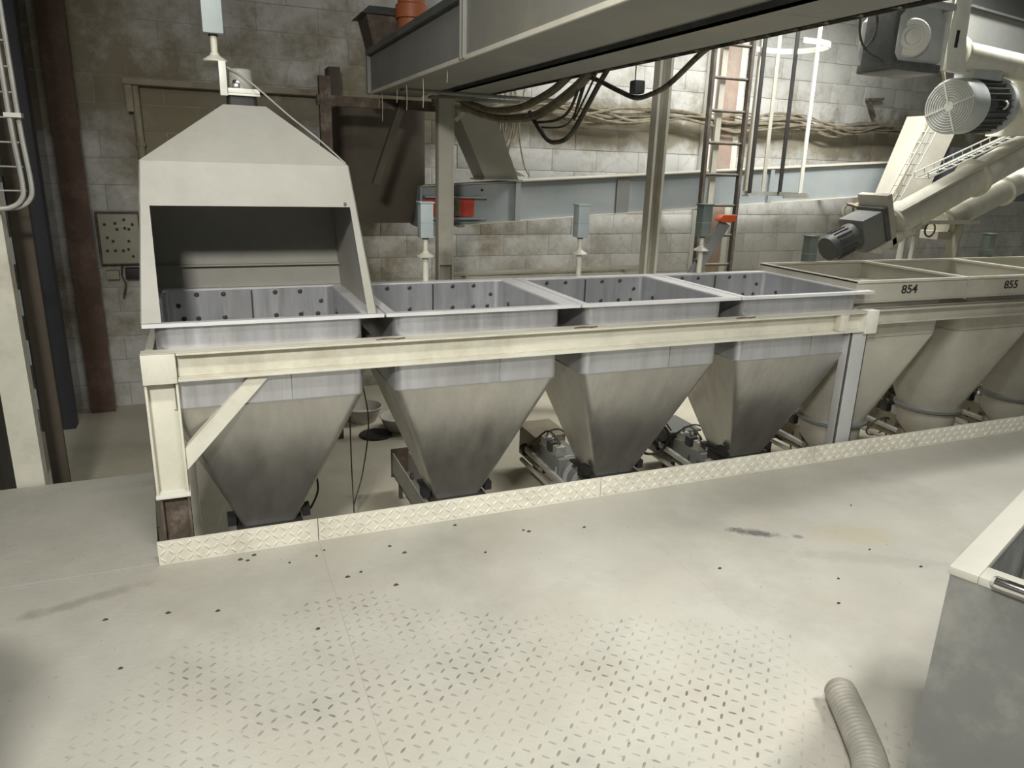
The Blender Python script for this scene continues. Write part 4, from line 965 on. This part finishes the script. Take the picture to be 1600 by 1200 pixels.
single('black_cable_loop', MB().tube([(4.96, 1.1, 2.52), (4.78, 1.1, 2.58), (4.69, 1.1, 2.67), (4.67, 1.1, 2.8), (4.74, 1.1, 2.88), (4.82, 1.1, 2.81), (4.82, 1.1, 2.68), (4.74, 1.1, 2.59)], .009, 6, 6), 'cable', 'black cable loop left of the worm gearbox', 'cable', smooth=True)
single('wall_hook', MB().bar((7.85, 3.95, 2.62), (8.1, 3.95, 2.64), .05, .03).bar((7.87, 3.95, 2.62), (8.0, 3.95, 2.42), .05, .03), 'rust', 'rusty angle bracket on the back wall left of the motor', 'bracket')

# ------------------------------------------------------------------ foreground
bn = thing('waste_bin', 'open grey steel bin with a pale rim in the lower right corner', 'bin', (2.3, -2.3, 0.0))
c = Vector((1.768, -2.27, 0)); e1 = Vector((.93, .36, 0)).normalized(); e2 = Vector((.36, -.93, 0)).normalized()
HB = 0.88; W1, W2 = 0.9, 0.6
def bp(a, b, z): return c + e1*a + e2*b + Vector((0, 0, z))
def wall4(a0, b0_, a1, b1, z0, z1):
    return MB().loft([[bp(a0, b0_, z0), bp(a1, b0_, z0), bp(a1, b1, z0), bp(a0, b1, z0)], [bp(a0, b0_, z1), bp(a1, b0_, z1), bp(a1, b1, z1), bp(a0, b1, z1)]])
part('side', wall4(0, 0, .006, W2, 0.0, HB - .02), 'binback', bn)
part('side', wall4(W1 - .006, 0, W1, W2, 0.0, HB - .02), 'binback', bn)
part('side', wall4(.006, 0, W1 - .006, .006, 0.0, HB - .02), 'binback', bn)
part('side', wall4(.006, W2 - .006, W1 - .006, W2, 0.0, HB - .02), 'binback', bn)
part('bottom', wall4(.006, .006, W1 - .006, W2 - .006, 0.005, 0.02), 'binback', bn)
part('rim', wall4(-.004, -.004, W1 + .004, .055, HB - .02, HB), 'binrim', bn, bevel=.003)
part('rim', wall4(-.004, .055, .06, W2 + .004, HB - .02, HB), 'binrim', bn, bevel=.003)
part('rim', wall4(W1 - .06, .055, W1 + .004, W2 + .004, HB - .02, HB), 'binrim', bn, bevel=.003)
part('rim', wall4(.06, W2 - .055, W1 - .06, W2 + .004, HB - .02, HB), 'binrim', bn, bevel=.003)
part('handle', MB().tube([bp(-.005, .1, HB + .002), bp(-.02, .115, HB + .008), bp(-.02, .4, HB + .008), bp(-.005, .42, HB + .002)], .014, 14, 4), 'chrome', bn, smooth=True, label='chrome bar handle')

hs = thing('suction_hose', 'grey corrugated suction hose lying on the deck at lower right', 'hose', (2.0, -2.0, 0.0))
path = catmull([Vector(p) for p in ((2.12, -1.77, .055), (2.03, -1.93, .055), (1.95, -2.05, .055), (1.82, -2.155, .055), (1.66, -2.27, .055), (1.5, -2.6, .055))], 12)
mb = MB(); loops = []
dist = [0]
for i in range(1, len(path)): dist.append(dist[-1] + (path[i] - path[i-1]).length)
def at(s):
    for i in range(1, len(path)):
        if s <= dist[i]:
            k = (s - dist[i-1]) / (dist[i] - dist[i-1]); return path[i-1].lerp(path[i], k), (path[i] - path[i-1]).normalized()
    return path[-1], (path[-1] - path[-2]).normalized()
s = 0
while s < dist[-1]:
    p, d = at(s); uu = Vector((0, 0, 1)); tt_ = d.cross(uu).normalized()
    rr = .043 + .009 * abs(math.sin(s / .017 * math.pi))
    loops.append([p + (uu*math.cos(2*math.pi*k/24) + tt_*math.sin(2*math.pi*k/24)) * rr for k in range(24)])
    s += .017 / 6
part('corrugated_wall', MB().loft(loops, False, True), 'hose', hs, smooth=True)
p, d = at(0)
part('end_cuff', MB().lathe(p, -d, [(-.02, .049), (.01, .05), (.02, .044), (.024, .02)], 24), 'hose', hs, smooth=True)

# unseen drum added out of view at left to cast a shadow on the deck
dm = thing('shadow_drum', 'unseen drum added left of the walkway to shade the deck', 'shadow caster', (-0.66, -1.75, 0.0))
part('shell', MB().lathe((-.66, -1.75, 0), (0, 0, 1), [(0, .26), (.3, .26), (.32, .27), (.34, .26), (.62, .26), (.64, .27), (.66, .26), (.95, .26), (.96, .27)], 32), 'grey', dm, smooth=True)

# crumbs and flakes on the deck
rr = random.Random(11)
spots = [(-.05, .3), (.62, -.2), (.66, -.16), (.95, -.22), (.78, -.4), (.72, -.42), (1.0, -.3), (.3, -.12), (.36, -.1), (.33, -.14), (.5, -.22), (1.3, -.12), (1.6, -.28), (1.62, -.3), (.2, -.5), (.02, -.45), (-.2, -.42), (.55, -.75), (3.1, -1.0), (3.2, -1.2), (2.75, -1.15), (2.3, -.9), (-.12, -.75), (.9, -.55), (1.35, -.42), (1.9, -.35), (3.4, -.6), (2.6, -1.3)]
for x, y in spots:
    r_ = rr.uniform(.004, .009)
    mb = MB(); n = 6
    mb.loft([[(x + r_*1.6*math.cos(2*math.pi*k/n)*rr.uniform(.7, 1.2), y + r_*math.sin(2*math.pi*k/n)*rr.uniform(.7, 1.2), 0.0005 + (.008 if y > -.05 else 0)) for k in range(n)],
             [(x + r_*math.cos(2*math.pi*k/n)*rr.uniform(.5, 1), y + r_*.6*math.sin(2*math.pi*k/n)*rr.uniform(.5, 1), .006 + (.008 if y > -.05 else 0)) for k in range(n)]])
    single('dirt_crumb', mb, 'debris', 'tiny dark crumb lying on the dusty deck', 'crumb', group='dark crumbs on the deck')
